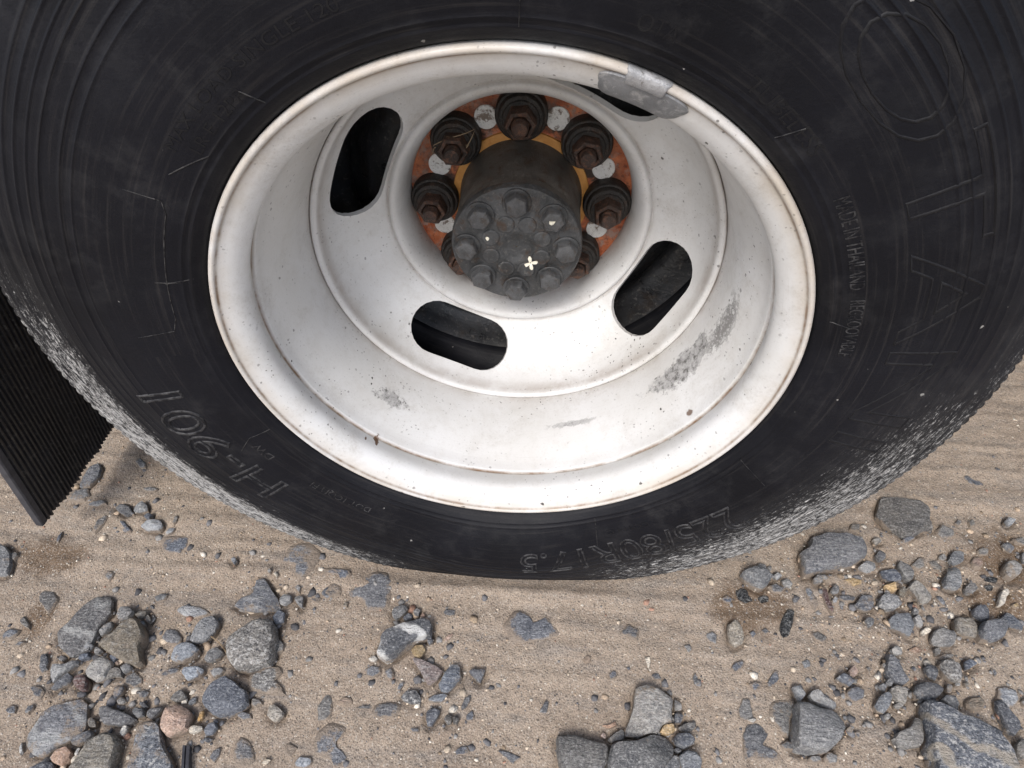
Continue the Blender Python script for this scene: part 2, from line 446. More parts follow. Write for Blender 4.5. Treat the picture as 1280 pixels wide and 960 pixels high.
def tube(pts, rad, mat, name, parent=None, seg=6, loc=None):
    """thin tube along 3D points, tapered by a radius list or one radius"""
    V, F = [], []
    P = [Vector(p) for p in pts]
    for i, p in enumerate(P):
        d = (P[min(i + 1, len(P) - 1)] - P[max(i - 1, 0)]).normalized()
        u = d.orthogonal().normalized(); w = d.cross(u)
        r = rad[i] if isinstance(rad, (list, tuple)) else rad
        for s in range(seg):
            a = 2 * math.pi * s / seg
            V.append(p + (u * math.cos(a) + w * math.sin(a)) * r)
    for i in range(len(P) - 1):
        for s in range(seg):
            t = (s + 1) % seg
            F.append((i * seg + s, i * seg + t, (i + 1) * seg + t, (i + 1) * seg + s))
    F.append(tuple(range(seg))[::-1]); F.append(tuple(range((len(P) - 1) * seg, len(P) * seg)))
    return mesh_obj(name, V, F, mat, parent, loc=loc)

def box_obj(name, lo, hi, mat, parent=None, bev=0.0):
    bm = bmesh.new()
    bmesh.ops.create_cube(bm, size=1)
    for v in bm.verts:
        v.co = Vector([lo[k] + (v.co[k] + 0.5) * (hi[k] - lo[k]) for k in range(3)])
    if bev: bmesh.ops.bevel(bm, geom=bm.edges[:], offset=bev, segments=2, affect='EDGES')
    me = bpy.data.meshes.new(name); bm.to_mesh(me); bm.free(); me.materials.append(mat)
    return link(name, me, parent, True, 35)

# ------------------------------------------------------------------ ground
_lat = rng.random((256, 256))
def vnoise(x, y):
    xi, yi = np.floor(x).astype(int), np.floor(y).astype(int)
    fx, fy = x - xi, y - yi
    fx, fy = fx * fx * (3 - 2 * fx), fy * fy * (3 - 2 * fy)
    g = lambda a, b: _lat[a % 256, b % 256]
    return (g(xi, yi) * (1 - fx) + g(xi + 1, yi) * fx) * (1 - fy) + (g(xi, yi + 1) * (1 - fx) + g(xi + 1, yi + 1) * fx) * fy - 0.5

def gheight(x, y):
    """sand surface height in metres; calm and level where the tyre stands"""
    x = np.asarray(x, float); y = np.asarray(y, float)
    h = 0.007 * vnoise(x * 4 + 3, y * 4 + 9) + 0.004 * vnoise(x * 15, y * 15 + 40) + 0.0022 * vnoise(x * 55 + 7, y * 55)
    h += 0.0013 * vnoise(x * 150, y * 150) + 0.0008 * vnoise(x * 330, y * 330)
    # drag lines and tyre tracks running along the wheel's path
    tr = 1 / (1 + np.exp(-(y + 0.13) / 0.02))
    h += tr * (0.0040 * vnoise(x * 1.6 + 11, y * 42) + 0.0022 * vnoise(x * 3 + 5, y * 110 + 2))
    # the tyre stands in a shallow print
    ft = np.exp(-((x / 0.21) ** 4)) * (1 / (1 + np.exp(-(y + 0.02) / 0.006))) * (1 / (1 + np.exp((y - 0.19) / 0.01)))
    h = h * (1 - ft) - 0.0015 * ft
    h += 0.0028 * np.exp(-(((y + 0.034) / 0.013) ** 2)) * np.exp(-((x / 0.24) ** 6)) * (0.55 + 0.9 * (vnoise(x * 30 + 4, y * 20) + 0.5))
    far = np.clip((np.hypot(x, y) - 2) / 20, 0, 1)
    return h + far * 0.15 * vnoise(x * 0.3, y * 0.3)

# stones digitised on the ground plane: height mm | tone | label | outline x,y in mm
STONE_DATA = """4|d||-560,26 -562,42 -553,50 -548,45 -550,30 -554,20
3|d||-532,42 -525,42 -506,27 -511,25
10|l||-497,35 -492,42 -476,44 -466,37 -469,30 -488,30
8|d||-499,48 -494,54 -488,52 -490,46
11|g|round grey stone half sunk in damp sand below the mud flap|-664,-5 -653,-8 -641,-18 -633,-32 -632,-43 -637,-46 -651,-41 -665,-25 -669,-10
6|d||-646,-13 -639,-12 -634,-16 -635,-24 -640,-21
3|d||-599,6 -602,16 -600,24 -596,12 -595,5
3|d||-580,-65 -577,-59 -561,-60 -553,-68 -552,-79 -554,-88 -565,-79 -573,-74
4|d||-511,-36 -509,-29 -500,-31 -500,-38 -503,-41
5|g||-435,-59 -427,-55 -418,-56 -419,-63 -429,-66
4|d||-595,-112 -589,-107 -576,-108 -575,-115 -578,-120 -589,-122
5|g||-583,-97 -581,-91 -568,-101 -565,-107 -576,-103
12|b|long banded blue-grey stone lying flat beside the blocky brown-grey one|-526,-110 -520,-98 -514,-78 -502,-65 -484,-67 -474,-83 -479,-101 -478,-118 -479,-127 -491,-136 -509,-130 -520,-120
14|g|round grey pebble resting against the top of the blocky brown-grey stone|-465,-88 -464,-79 -456,-76 -446,-82 -448,-91 -457,-94
10|g||-446,-84 -442,-79 -432,-79 -431,-86 -438,-89
7|g||-436,-93 -432,-89 -428,-94 -430,-97
7|g||-430,-89 -429,-83 -423,-89 -424,-93
12|g|narrow grey pebble wedged between the banded and the blocky stone|-476,-108 -473,-100 -466,-94 -462,-100 -467,-109 -472,-112
25|t|large blocky brown-grey stone beside the long banded blue-grey stone|-472,-120 -453,-107 -451,-99 -438,-92 -425,-99 -417,-111 -416,-126 -409,-139 -412,-144 -431,-138 -452,-131 -468,-122
6|d||-526,-149 -532,-135 -526,-133 -519,-140 -516,-150 -521,-154
3|d||-571,-127 -567,-121 -559,-122 -564,-128
12|l|pale grey stone shaped like a narrow wedge|-508,-153 -511,-146 -496,-144 -487,-138 -485,-143 -490,-149 -496,-158 -500,-165
10|d||-500,-170 -495,-161 -488,-153 -481,-157 -482,-164 -490,-168 -496,-172
12|r|small round purplish red pebble in the stone cluster|-478,-162 -477,-156 -469,-154 -462,-159 -459,-168 -463,-171 -473,-167
8|d||-487,-137 -486,-132 -477,-130 -475,-135 -481,-139
7|d||-510,-139 -508,-134 -500,-137 -502,-142
10|l||-486,-122 -483,-118 -476,-122 -478,-128 -482,-128
10|g||-473,-128 -471,-123 -462,-127 -464,-132 -469,-132
14|l|pale grey rounded stone just below the blocky brown-grey stone|-467,-151 -465,-140 -457,-132 -443,-140 -443,-149 -443,-157 -452,-161 -462,-157
8|d||-453,-132 -447,-129 -441,-134 -443,-140 -449,-136
8|g||-445,-156 -446,-147 -437,-143 -429,-147 -428,-153 -437,-154 -441,-158
8|g||-433,-143 -429,-138 -420,-142 -421,-146 -427,-150
5|p||-444,-139 -441,-136 -437,-139 -438,-142
3|d||-426,-153 -416,-147 -405,-152 -401,-159 -407,-164 -420,-160
3|d||-406,-167 -398,-164 -388,-167 -389,-173 -398,-174
9|d||-426,-174 -427,-165 -421,-162 -416,-166 -418,-173 -422,-177
6|g||-421,-178 -417,-173 -408,-178 -410,-181 -417,-182
3|d||-526,-169 -522,-167 -513,-168 -505,-174 -506,-181 -515,-179 -521,-173
3|d||-539,-194 -536,-188 -529,-188 -525,-196 -532,-197
5|d||-515,-195 -515,-188 -509,-186 -507,-191 -510,-197
9|b|broad flat bluish stone with sand lying across its top|-492,-228 -496,-214 -494,-195 -481,-185 -460,-177 -450,-183 -441,-200 -438,-207 -447,-220 -461,-226 -467,-235 -476,-234 -486,-231
14|d|dark angular stone above the smooth grey-brown boulder|-434,-187 -428,-184 -411,-188 -390,-194 -393,-200 -403,-203 -420,-202 -427,-196
7|g||-442,-198 -440,-195 -432,-199 -431,-204 -437,-205
10|g||-397,-188 -395,-183 -385,-185 -382,-191 -389,-194
10|d||-382,-187 -378,-184 -364,-182 -367,-189 -371,-195 -379,-192
7|d||-394,-180 -389,-177 -383,-182 -386,-184
7|w||-400,-209 -399,-202 -395,-201 -393,-207 -396,-212
12|d|dark pebble tucked between the broad flat stone and the smooth boulder|-446,-219 -441,-212 -433,-208 -427,-210 -430,-217 -436,-223 -443,-223
12|p|pink-tan pebble beside the broad flat bluish stone|-459,-236 -457,-228 -448,-225 -439,-229 -438,-235 -444,-241 -453,-240
6|w||-439,-231 -438,-224 -434,-224 -433,-233
20|t|large smooth grey-brown boulder with a rounded shoulder|-433,-244 -430,-228 -428,-219 -415,-210 -399,-211 -392,-219 -391,-229 -388,-242 -383,-251 -427,-254
14|s|tall tapering grey stone dusted with sand on its face|-374,-241 -378,-217 -381,-200 -373,-196 -358,-202 -348,-218 -331,-233 -323,-243 -324,-250 -366,-252
10|d||-477,-246 -466,-240 -456,-239 -450,-244 -449,-249 -471,-251
5|w||-500,-228 -500,-222 -494,-230 -495,-234
3|d||-459,10 -461,22 -445,24 -427,23 -424,12 -429,1 -443,-1 -454,3
4|d||-291,-6 -288,13 -277,22 -260,21 -245,12 -244,-1 -250,-16 -255,-28 -268,-25 -273,-9 -282,-7
10|d|dark triangular stone half buried behind the speckled stone|-331,-66 -325,-57 -312,-53 -314,-32 -306,-30 -292,-43 -277,-58 -272,-68 -281,-71 -302,-74 -316,-73
9|d||-278,-79 -272,-69 -264,-74 -262,-85 -272,-87
10|l||-278,-55 -275,-49 -264,-50 -262,-57 -268,-64 -275,-61
8|g||-260,-53 -255,-49 -248,-52 -246,-66 -254,-61
6|l||-265,-39 -261,-35 -255,-39 -256,-46
4|l||-401,-74 -394,-68 -371,-70 -357,-76 -373,-84 -390,-80
14|g|leaf-shaped grey pebble beside the big speckled stone|-365,-112 -365,-96 -359,-84 -345,-82 -338,-90 -340,-101 -346,-110 -351,-113 -362,-114
6|d||-403,-108 -400,-98 -388,-98 -378,-107 -376,-114 -389,-116
7|g||-357,-7 -353,-4 -348,-8 -350,-14
6|w||-296,-24 -293,-20 -288,-25 -290,-28
6|g||-305,-22 -302,-16 -298,-20 -299,-25
3|d||-230,-45 -224,-36 -216,-36 -211,-46 -221,-52
3|d||-239,-54 -232,-50 -226,-52 -230,-58
30|s|large stone speckled grey and white, standing proud of the sand|-317,-110 -307,-98 -294,-89 -278,-84 -270,-90 -262,-109 -259,-122 -262,-135 -283,-142 -297,-142 -307,-132 -315,-119
14|l|light grey rounded pebble next to the leaf-shaped one|-377,-133 -378,-121 -369,-113 -356,-116 -348,-122 -352,-129 -365,-135 -375,-135
9|g||-340,-132 -338,-121 -330,-117 -320,-122 -324,-129 -333,-134
6|g||-265,-107 -261,-104 -253,-110 -253,-117 -260,-119 -264,-113
10|l||-358,-147 -357,-142 -342,-139 -335,-143 -337,-150 -349,-155
6|l||-327,-145 -327,-139 -317,-138 -312,-141 -315,-147 -322,-150
3|d||-385,-149 -379,-142 -366,-139 -363,-144 -371,-148 -380,-151
16|d|dark blue-grey diamond-shaped stone below the speckled one|-324,-174 -323,-166 -318,-156 -308,-146 -302,-150 -276,-163 -272,-174 -278,-182 -289,-187 -299,-191 -310,-185 -320,-179
5|s||-282,-151 -281,-142 -266,-134 -251,-134 -247,-140 -253,-148 -243,-154 -239,-161 -253,-162 -267,-161 -276,-160
5|g||-271,-174 -272,-167 -264,-168 -258,-172 -264,-177
3|d||-283,-185 -279,-181 -267,-183 -265,-188 -274,-190
8|l||-249,-184 -251,-174 -244,-173 -233,-179 -232,-184 -240,-190 -245,-187
7|g||-361,-174 -358,-167 -353,-163 -344,-169 -343,-174 -352,-177
4|g||-341,-176 -338,-170 -332,-170 -331,-176 -337,-179
18|p|pale rounded stone with a salmon pink tint|-360,-194 -359,-184 -350,-181 -336,-183 -328,-188 -328,-197 -328,-203 -336,-209 -346,-210 -355,-204
6|o||-323,-193 -323,-183 -319,-182 -317,-190 -320,-194
8|w||-328,-201 -324,-198 -315,-198 -312,-201 -318,-204 -326,-205
9|d||-312,-201 -309,-195 -303,-193 -298,-198 -301,-205 -308,-206
3|d||-313,-210 -307,-207 -299,-209 -303,-213
4|d||-271,-227 -276,-211 -271,-205 -262,-208 -253,-216 -249,-225 -256,-232 -265,-232
4|d||-297,-226 -295,-219 -288,-215 -287,-223 -290,-230
3|d||-223,-212 -219,-207 -208,-211 -211,-216 -214,-220 -220,-218
5|l||-208,-225 -205,-219 -191,-219 -189,-225 -195,-229 -205,-229
4|g||-194,-184 -199,-172 -192,-158 -186,-159 -181,-174 -183,-183
4|w||-239,-223 -232,-224 -235,-229 -242,-228
4|d||-233,-15 -222,-12 -202,-14 -197,-20 -209,-26 -212,-20 -231,-20
3|d||-226,-46 -223,-34 -214,-30 -205,-37 -205,-47 -217,-50
4|d||-193,-40 -180,-23 -170,-14 -154,-16 -144,-26 -142,-44 -143,-57 -153,-64 -167,-65 -176,-49 -190,-46
10|g||-136,-66 -134,-60 -121,-56 -117,-60 -122,-69 -129,-75 -134,-71
7|d||-122,-72 -117,-65 -110,-68 -111,-73 -118,-75
7|g||-111,-63 -107,-58 -102,-61 -103,-69 -108,-68
5|p||-102,-68 -99,-63 -95,-67 -97,-71
5|g||-198,-61 -196,-55 -191,-56 -192,-62
4|d||-75,-62 -73,-57 -61,-58 -60,-64 -68,-65
22|q|long stone streaked with white quartz in open sand|-141,-116 -142,-101 -138,-91 -122,-83 -98,-75 -87,-76 -82,-85 -83,-93 -95,-97 -106,-102 -117,-111 -125,-119 -133,-123
6|d||-90,-95 -85,-91 -82,-96 -86,-101
8|o|small orange-tan pebble beside the quartz-streaked stone|-106,-108 -102,-102 -93,-102 -89,-107 -94,-116 -100,-115
5|w||-154,-119 -148,-115 -142,-118 -145,-123 -151,-122
6|d||-155,-131 -148,-126 -138,-128 -135,-133 -143,-139 -152,-137
5|d||-133,-131 -126,-127 -120,-134 -123,-141 -130,-138
8|p|flat pinkish wedge-shaped stone touching the striped dark one|-104,-117 -92,-117 -76,-123 -65,-129 -69,-138 -79,-147 -86,-139 -93,-128
14|q|dark stone with one pale stripe, standing in open sand|-70,-145 -64,-133 -58,-122 -48,-122 -44,-135 -52,-145 -60,-151 -66,-150
8|d||-37,-127 -33,-124 -18,-125 -21,-133 -23,-139 -32,-132
3|p||-70,-93 -66,-87 -59,-85 -62,-91 -68,-95
3|d||-189,-195 -182,-188 -163,-188 -162,-195 -169,-199 -168,-209 -158,-214 -151,-220 -155,-226 -166,-226 -171,-220 -181,-218 -189,-215 -192,-205
3|p||-178,-166 -172,-160 -163,-161 -160,-166 -168,-170
4|d||-137,-177 -137,-167 -123,-163 -109,-163 -107,-170 -111,-179 -122,-177 -129,-180
3|d||-156,-171 -149,-167 -139,-168 -141,-171
9|s||-109,-158 -104,-151 -93,-150 -87,-156 -86,-163 -96,-164 -105,-162
4|d||-115,-150 -114,-144 -108,-140 -108,-145 -112,-152
5|g||-81,-158 -73,-153 -60,-150 -57,-152 -62,-159 -75,-161
9|d||-78,-179 -78,-170 -70,-167 -63,-169 -66,-175 -71,-184 -76,-184
9|d||-59,-177 -56,-172 -50,-174 -50,-180 -54,-182
9|d||-50,-175 -46,-172 -42,-176 -44,-181 -48,-181
4|d||-42,-163 -39,-154 -32,-150 -32,-156 -36,-164 -41,-167
3|d||-36,-171 -29,-165 -26,-172 -29,-177 -35,-176
3|d||-43,-204 -38,-200 -30,-200 -28,-205 -33,-208 -42,-208
3|d||-94,-187 -84,-186 -84,-190 -91,-190
3|d||-1,-73 14,-53 30,-59 34,-68 50,-58 67,-79 44,-86 22,-91 9,-85
3|d||136,-72 148,-62 159,-68 156,-82
3|d||43,-164 50,-150 54,-152 51,-164
3|d||1,-202 13,-203 26,-207 17,-213
3|d||120,-119 129,-115 130,-123 122,-126
22|g|large dark slab with a straight edge in the slab group|61,-187 82,-185 104,-190 116,-193 115,-201 109,-214 107,-224 65,-226 64,-204
26|g|broad mid-grey slab with a notched edge, between two other slabs|117,-196 122,-192 144,-187 160,-181 174,-181 183,-187 181,-196 172,-207 166,-216 116,-224 114,-208
16|l|palest and flattest slab of the slab group|134,-184 141,-165 148,-137 163,-131 174,-134 188,-144 185,-167 174,-171 169,-178 160,-178 147,-184
8|l||190,-143 197,-148 197,-155 189,-155
9|d||188,-159 194,-155 198,-161 194,-167 187,-167
10|o|small tan-yellow stone wedged beside the palest slab|171,-177 175,-170 186,-168 187,-175 179,-180
12|d|dark rounded stone at the side of the notched slab|184,-183 189,-177 201,-177 207,-182 202,-188 193,-192 186,-189
8|d||184,-192 188,-190 192,-193 187,-196
12|g|mid-grey stone touching the notched slab, below the dark rounded one|187,-199 196,-193 205,-194 211,-200 208,-208 205,-213 190,-214
8|g||169,-210 182,-198 187,-198 189,-208 180,-214 170,-214
5|d||191,-171 197,-167 210,-163 211,-168 203,-175 193,-175
5|d||182,-136 187,-133 190,-138 187,-140
7|g||116,-186 122,-181 131,-176 134,-180 132,-186 119,-189
4|p||109,-173 119,-172 126,-167 127,-172 117,-176
5|p||107,-184 111,-178 115,-181 114,-187
3|w||162,-100 169,-98 169,-105 166,-113
3|d||122,-119 126,-115 131,-119 127,-124
3|d||169,-118 176,-116 180,-122 172,-122
3|g||209,-83 217,-81 219,-87 214,-91
5|p||92,-106 96,-101 102,-103 100,-109 94,-110
3|d||141,-112 144,-110 146,-113 143,-115
3|g||214,-119 218,-113 222,-124 215,-127
18|g|dark grey triangular stone in the damp brown patch by the tyre|292,9 297,14 311,18 327,14 332,7 324,-4 314,-11 305,-8 297,0
8|g||315,21 321,26 329,24 327,18 319,18
4|k||284,-11 291,-6 299,-9 299,-17 303,-22 294,-27 285,-22
4|k||309,-19 316,-15 324,-16 322,-22 313,-26
5|d||264,-23 271,-19 278,-23 274,-29 266,-27
10|l|pale oval stone upright at the edge of the damp patch|265,-57 273,-51 279,-56 281,-67 278,-78 267,-83 263,-76 263,-67
3|g||237,-68 247,-63 252,-69 248,-79 240,-76
3|d||260,-105 270,-97 278,-97 273,-104 262,-110
3|k||326,-58 331,-45 342,-33 350,-33 344,-49 336,-63 329,-65
8|l||342,3 350,6 355,-1 350,-6 343,-2
3|d||325,-3 336,1 346,-6 339,-12 327,-10
5|d||289,-64 294,-61 297,-65 292,-69
4|d||304,-60 311,-56 314,-61 308,-64
7|l||334,10 342,16 345,10 338,5
3|d||362,-60 371,-56 381,-63 375,-71 366,-67
3|g||369,-3 377,-1 380,-13 382,-21 375,-30 370,-20
3|d||351,-18 357,-14 358,-22 351,-24
6|r||391,0 397,-2 396,-16 398,-31 394,-38 390,-26 389,-13
3|g||342,-94 350,-91 351,-98 342,-102
30|g|large blocky grey stone with a deep gap along one side|318,-144 330,-142 344,-145 357,-149 362,-156 364,-164 349,-181 339,-187 321,-188 308,-187 306,-181 313,-160
10|l||322,-123 329,-122 335,-131 325,-140 323,-133
10|l|flat pale stone leaning on the large blocky grey stone|337,-132 342,-126 351,-125 355,-133 367,-137 363,-144 352,-142 339,-138
3|g||290,-153 294,-142 305,-137 318,-135 323,-140 313,-157 308,-171 301,-169 294,-160
3|d||259,-175 266,-164 277,-161 288,-170 284,-175 278,-181 281,-186 291,-187 294,-193 286,-196 274,-195 256,-196
3|g||259,-149 265,-138 274,-136 274,-147 275,-157 267,-160 259,-157
3|d||259,-107 263,-100 275,-96 277,-99 270,-107 262,-109
3|d||276,-122 283,-119 291,-121 287,-127 280,-129
3|d||295,-121 303,-112 309,-104 313,-104 312,-114 303,-123
5|w||267,-159 272,-157 277,-158 273,-161
4|g||295,-181 304,-176 311,-181 310,-185 299,-185
12|d||375,-111 383,-105 391,-109 393,-114 386,-119 380,-115
5|d||381,-126 387,-119 397,-117 403,-122 400,-129 391,-133 385,-132
8|p||392,-101 399,-95 402,-102 396,-108 392,-105
4|l||321,-193 326,-189 335,-189 335,-194 326,-197
5|g||337,-191 344,-184 353,-187 349,-195 340,-196
7|l||368,-163 374,-159 377,-161 373,-166
5|g||369,-150 374,-148 374,-153 370,-154
3|g||341,-98 347,-91 352,-93 349,-101
16|d|dark flat slab with a jagged edge close by the tyre shoulder|500,121 511,132 541,135 562,131 568,122 565,105 561,85 550,86 528,75 518,74 510,82 496,91 493,101
22|d|large smooth dark stone with a rounded end against the tyre|374,40 388,48 392,64 419,71 443,71 460,65 462,52 456,39 443,30 419,24 402,21 385,13 371,12 371,30
10|d||472,45 480,53 485,49 482,40 474,37
9|d||470,24 490,27 495,19 493,11 478,10 472,15
11|g||494,32 500,38 509,32 511,23 504,11 497,13 494,23
9|o|small yellowish wedge-shaped pebble in the gravel|467,3 483,9 481,-3 474,-5
8|t||482,-3 491,4 493,-2 487,-10 481,-9
12|s|light speckled stone just below the yellowish wedge pebble|455,-14 465,-7 479,-8 483,-18 472,-26 461,-27 454,-21
10|l|pale grey stone lying beside the light speckled stone|496,2 506,12 515,3 521,-7 515,-16 505,-18 501,-6
6|o||421,10 431,14 447,11 442,4 432,1
10|g||382,7 391,16 397,13 393,4 384,1
7|l||446,29 459,38 470,36 466,26 453,20
5|d||408,-13 414,-10 431,-12 426,-18 410,-18
8|d||427,-20 435,-11 449,-10 447,-20 435,-27 427,-28
7|g||400,-6 408,3 413,0 409,-9 401,-11
6|l||398,-18 404,-12 407,-15 403,-22 398,-22
5|g||449,80 456,90 468,91 462,78
7|l||475,67 484,72 487,65 479,61
5|d||515,71 528,76 534,74 520,65
4|g||511,33 529,47 535,46 531,33 519,28
4|g||538,41 547,43 553,34 548,29 540,35
6|g||567,88 577,97 590,89 586,79 572,76 566,82
16|g|upright grey stone with a brownish side beside damp sand|542,14 550,23 563,32 567,24 561,8 555,2 547,1 540,5
6|l||554,50 563,54 565,47 557,43 551,44
7|g||564,45 575,57 588,56 583,44 571,38 564,38
9|d||568,7 574,12 581,13 582,6 574,0 566,1
14|l|round mottled whitish stone near the white kidney-shaped pebble|625,34 633,43 645,46 651,41 645,29 631,21 625,26
4|k||597,20 604,25 617,23 612,17 601,17
3|k||593,10 601,13 604,10 600,5 594,5
9|d||643,70 653,74 657,67 651,59 645,64
9|w|white kidney-shaped pebble in the gravel beside damp sand|602,-5 609,4 617,7 618,3 609,-6 604,-14 599,-13
6|o||615,-12 623,-9 624,-13 618,-16
6|p||590,41 597,50 606,51 607,42 599,33 590,34
5|g||605,59 616,65 624,64 618,54 607,53
7|l||665,107 674,114 681,110 673,102 666,101
5|g||596,100 604,107 608,105 600,94
5|g||615,103 624,108 624,100 614,95
6|g||660,79 678,84 683,81 677,72 662,73
8|g||660,56 668,62 670,56 665,47 658,46
4|d||527,-6 534,-6 537,-14 533,-18 528,-13
3|d||648,172 664,174 668,167 654,164
9|d||424,-23 436,-11 449,-10 448,-20 441,-29 434,-30 428,-26
8|g||429,-42 435,-37 442,-39 438,-47 432,-50
11|g|grey stone shaped like an arrowhead in the gravel|456,-40 469,-32 486,-30 486,-43 476,-59 469,-54 459,-48
8|l||492,-24 498,-21 498,-28 495,-32 490,-31
9|l||488,-36 495,-32 497,-42 494,-47 487,-44
6|w||491,-51 500,-45 506,-48 499,-54 491,-56
12|g|squarish grey stone with a pale lower edge, beside a flat-topped one|500,-60 507,-50 516,-46 531,-52 526,-60 520,-67 509,-69 499,-67
10|g|flat-topped grey stone between the squarish stone and the rounded dark one|536,-35 543,-32 559,-32 559,-44 553,-55 540,-56 532,-51 533,-43
12|d|dark chunky stone behind the rounded dark stone|563,-23 570,-17 582,-14 583,-22 578,-32 568,-35 562,-28
20|d|rounded dark stone, egg-like, in the gravel beyond the flat-topped stone|555,-49 564,-39 577,-36 591,-37 590,-45 582,-55 567,-61 556,-58
9|d||594,-30 603,-22 611,-28 617,-37 612,-44 602,-39 595,-35
9|l||447,-75 456,-70 461,-73 459,-80 450,-81
12|d|long dark stone pointing at a small whitish pebble|435,-93 443,-81 450,-87 451,-100 455,-110 446,-115 436,-111 433,-102
3|p||471,-72 480,-68 487,-72 481,-77 473,-76
8|d||478,-93 485,-89 494,-91 490,-101 484,-108 479,-102
13|s|mottled black and white angular stone in the gravel|495,-89 501,-85 518,-88 514,-102 509,-109 501,-107 496,-100
8|d||525,-85 534,-81 541,-85 529,-92 522,-94
5|g||499,-80 507,-76 521,-76 514,-81 501,-83
6|g||498,-71 506,-68 504,-77 496,-80
14|d|smooth oval dark stone touching the largest slab's corner|454,-121 460,-114 473,-109 484,-112 488,-118 478,-126 465,-130 455,-128
10|g||481,-128 487,-123 497,-123 499,-131 494,-138 487,-135
8|g||491,-116 497,-109 500,-112 495,-120 490,-121
11|l|pale blocky pebble between the long dark stone and a grey oval|430,-120 436,-116 448,-117 448,-123 441,-134 433,-132 430,-127
12|g|grey oval stone leaning against the pale blocky pebble|406,-138 415,-128 424,-123 428,-127 423,-137 414,-145 408,-143
8|g||418,-117 425,-113 429,-116 424,-122 419,-120
8|g||431,-109 436,-106 438,-111 433,-116 429,-114
6|l||431,-92 435,-90 436,-94 432,-97
7|l||414,-146 419,-144 422,-147 417,-151 414,-150
7|l||429,-135 436,-132 439,-136 433,-139 429,-138
10|g|flat grey stone alongside the long edge of the largest slab|412,-171 420,-164 437,-157 445,-148 453,-148 446,-168 438,-176 425,-178 416,-177
26|x|largest flat grey slab with a pale sandy band along its edge|457,-135 467,-132 479,-137 497,-145 513,-151 522,-159 528,-176 528,-191 523,-206 435,-211 443,-189 439,-182 448,-167 453,-147
6|g||442,-187 450,-185 456,-188 452,-193 441,-194
6|t||506,-129 514,-123 528,-121 531,-128 522,-135 510,-138 505,-134
5|l||550,-111 560,-109 569,-112 569,-121 562,-128 552,-133 547,-127 545,-121
9|d|long blue-grey stone lying parallel to the largest slab's edge|539,-126 547,-124 550,-135 554,-144 552,-153 542,-160 537,-156 537,-145 536,-136
6|g||568,-124 574,-120 579,-121 575,-129 568,-130
10|g||537,-169 546,-162 554,-162 548,-179 537,-182 535,-176
3|d||554,-89 558,-91 558,-96 553,-99
6|g||514,-108 519,-106 520,-110 514,-113
6|l||504,-109 511,-108 509,-112 504,-112
3|d||464,-94 469,-91 471,-95 466,-99
4|g||413,-96 418,-94 421,-98 415,-102
3|d||376,-165 382,-163 385,-167 378,-171
8|d|dark oval stone lying close beside the mud flap's lower edge|-615,93 -616,109 -617,126 -606,131 -596,122 -594,106 -599,91 -610,89
5|g||-623,74 -620,85 -601,90 -592,80 -593,67 -616,68
6|l||-588,62 -583,68 -567,72 -560,66 -571,62
8|d||-547,62 -542,67 -525,63 -519,55 -526,50 -540,56
8|l||-518,55 -519,66 -513,73 -504,67 -498,58 -508,56
4|d||-556,138 -551,144 -536,134 -531,125 -539,125
5|g||-524,93 -514,97 -501,95 -503,89 -518,89
6|l||-461,26 -458,35 -449,35 -450,29 -457,25
5|g||-457,43 -457,53 -452,51 -451,43 -454,39
3|d||643,181 650,184 655,175 666,171 667,164 654,166 647,170"""
STONES = []
for ln in STONE_DATA.strip().split('\n'):
    h_, tone_, lab_, pts_ = ln.split('|')
    STONES.append((float(h_) / 1000, tone_, lab_, np.array([[float(c) for c in p.split(',')] for p in pts_.split()]) / 1000))

def axis_steps(lo, hi, step, far):
    a = list(np.arange(lo, hi + 1e-9, step))
    s, left, right = step, [], []
    x = lo
    while x > -far: s *= 1.28; x -= s; left.append(x)
    s, x = step, hi
    while x < far: s *= 1.28; x += s; right.append(x)
    return np.array(left[::-1] + a + right)

gx = axis_steps(-0.74, 0.94, 0.0027, 90)
gy = axis_steps(-0.275, 0.50, 0.0027, 90)
GX, GY = np.meshgrid(gx, gy, indexing='ij')
GZ = gheight(GX, GY)

def sdist(px, py, poly):
    """signed distance to a polygon, negative inside"""
    d = np.full(px.shape, 1e9); ins = np.zeros(px.shape, bool)
    n = len(poly)
    for i in range(n):
        a, b = poly[i], poly[(i + 1) % n]
        e = b - a
        t = np.clip(((px - a[0]) * e[0] + (py - a[1]) * e[1]) / max(e @ e, 1e-12), 0, 1)
        d = np.minimum(d, np.hypot(px - a[0] - t * e[0], py - a[1] - t * e[1]))
        c = ((a[1] > py) != (b[1] > py))
        xs = a[0] + (py - a[1]) * e[0] / (e[1] if abs(e[1]) > 1e-12 else 1e-12)
        ins ^= c & (px < xs)
    return np.where(ins, -d, d)

dig = np.zeros_like(GZ)
for h_, tone_, lab_, poly in STONES:
    if h_ < 0.007: continue
    mrg = 0.012
    ix = np.where((gx > poly[:, 0].min() - mrg) & (gx < poly[:, 0].max() + mrg))[0]
    iy = np.where((gy > poly[:, 1].min() - mrg) & (gy < poly[:, 1].max() + mrg))[0]
    if len(ix) == 0 or len(iy) == 0: continue
    sl = np.ix_(ix, iy)
    s = sdist(GX[sl], GY[sl], poly)
    amp = min(0.0035 + 0.12 * h_, 0.0065)
    # a narrow scoured gap round a loose stone, with a low lip of sand beyond it
    w = np.clip(1 - np.clip(s, 0, None) / 0.0055, 0, 1) * (0.35 + 1.1 * np.clip(vnoise(GX[sl] * 45 + h_ * 999, GY[sl] * 45) + 0.5, 0, 1))
    dig[sl] = np.minimum(dig[sl], -amp * w)
GZ = GZ + dig
nx, ny = len(gx), len(gy)
gv = np.stack([GX.ravel(), GY.ravel(), GZ.ravel()], 1)
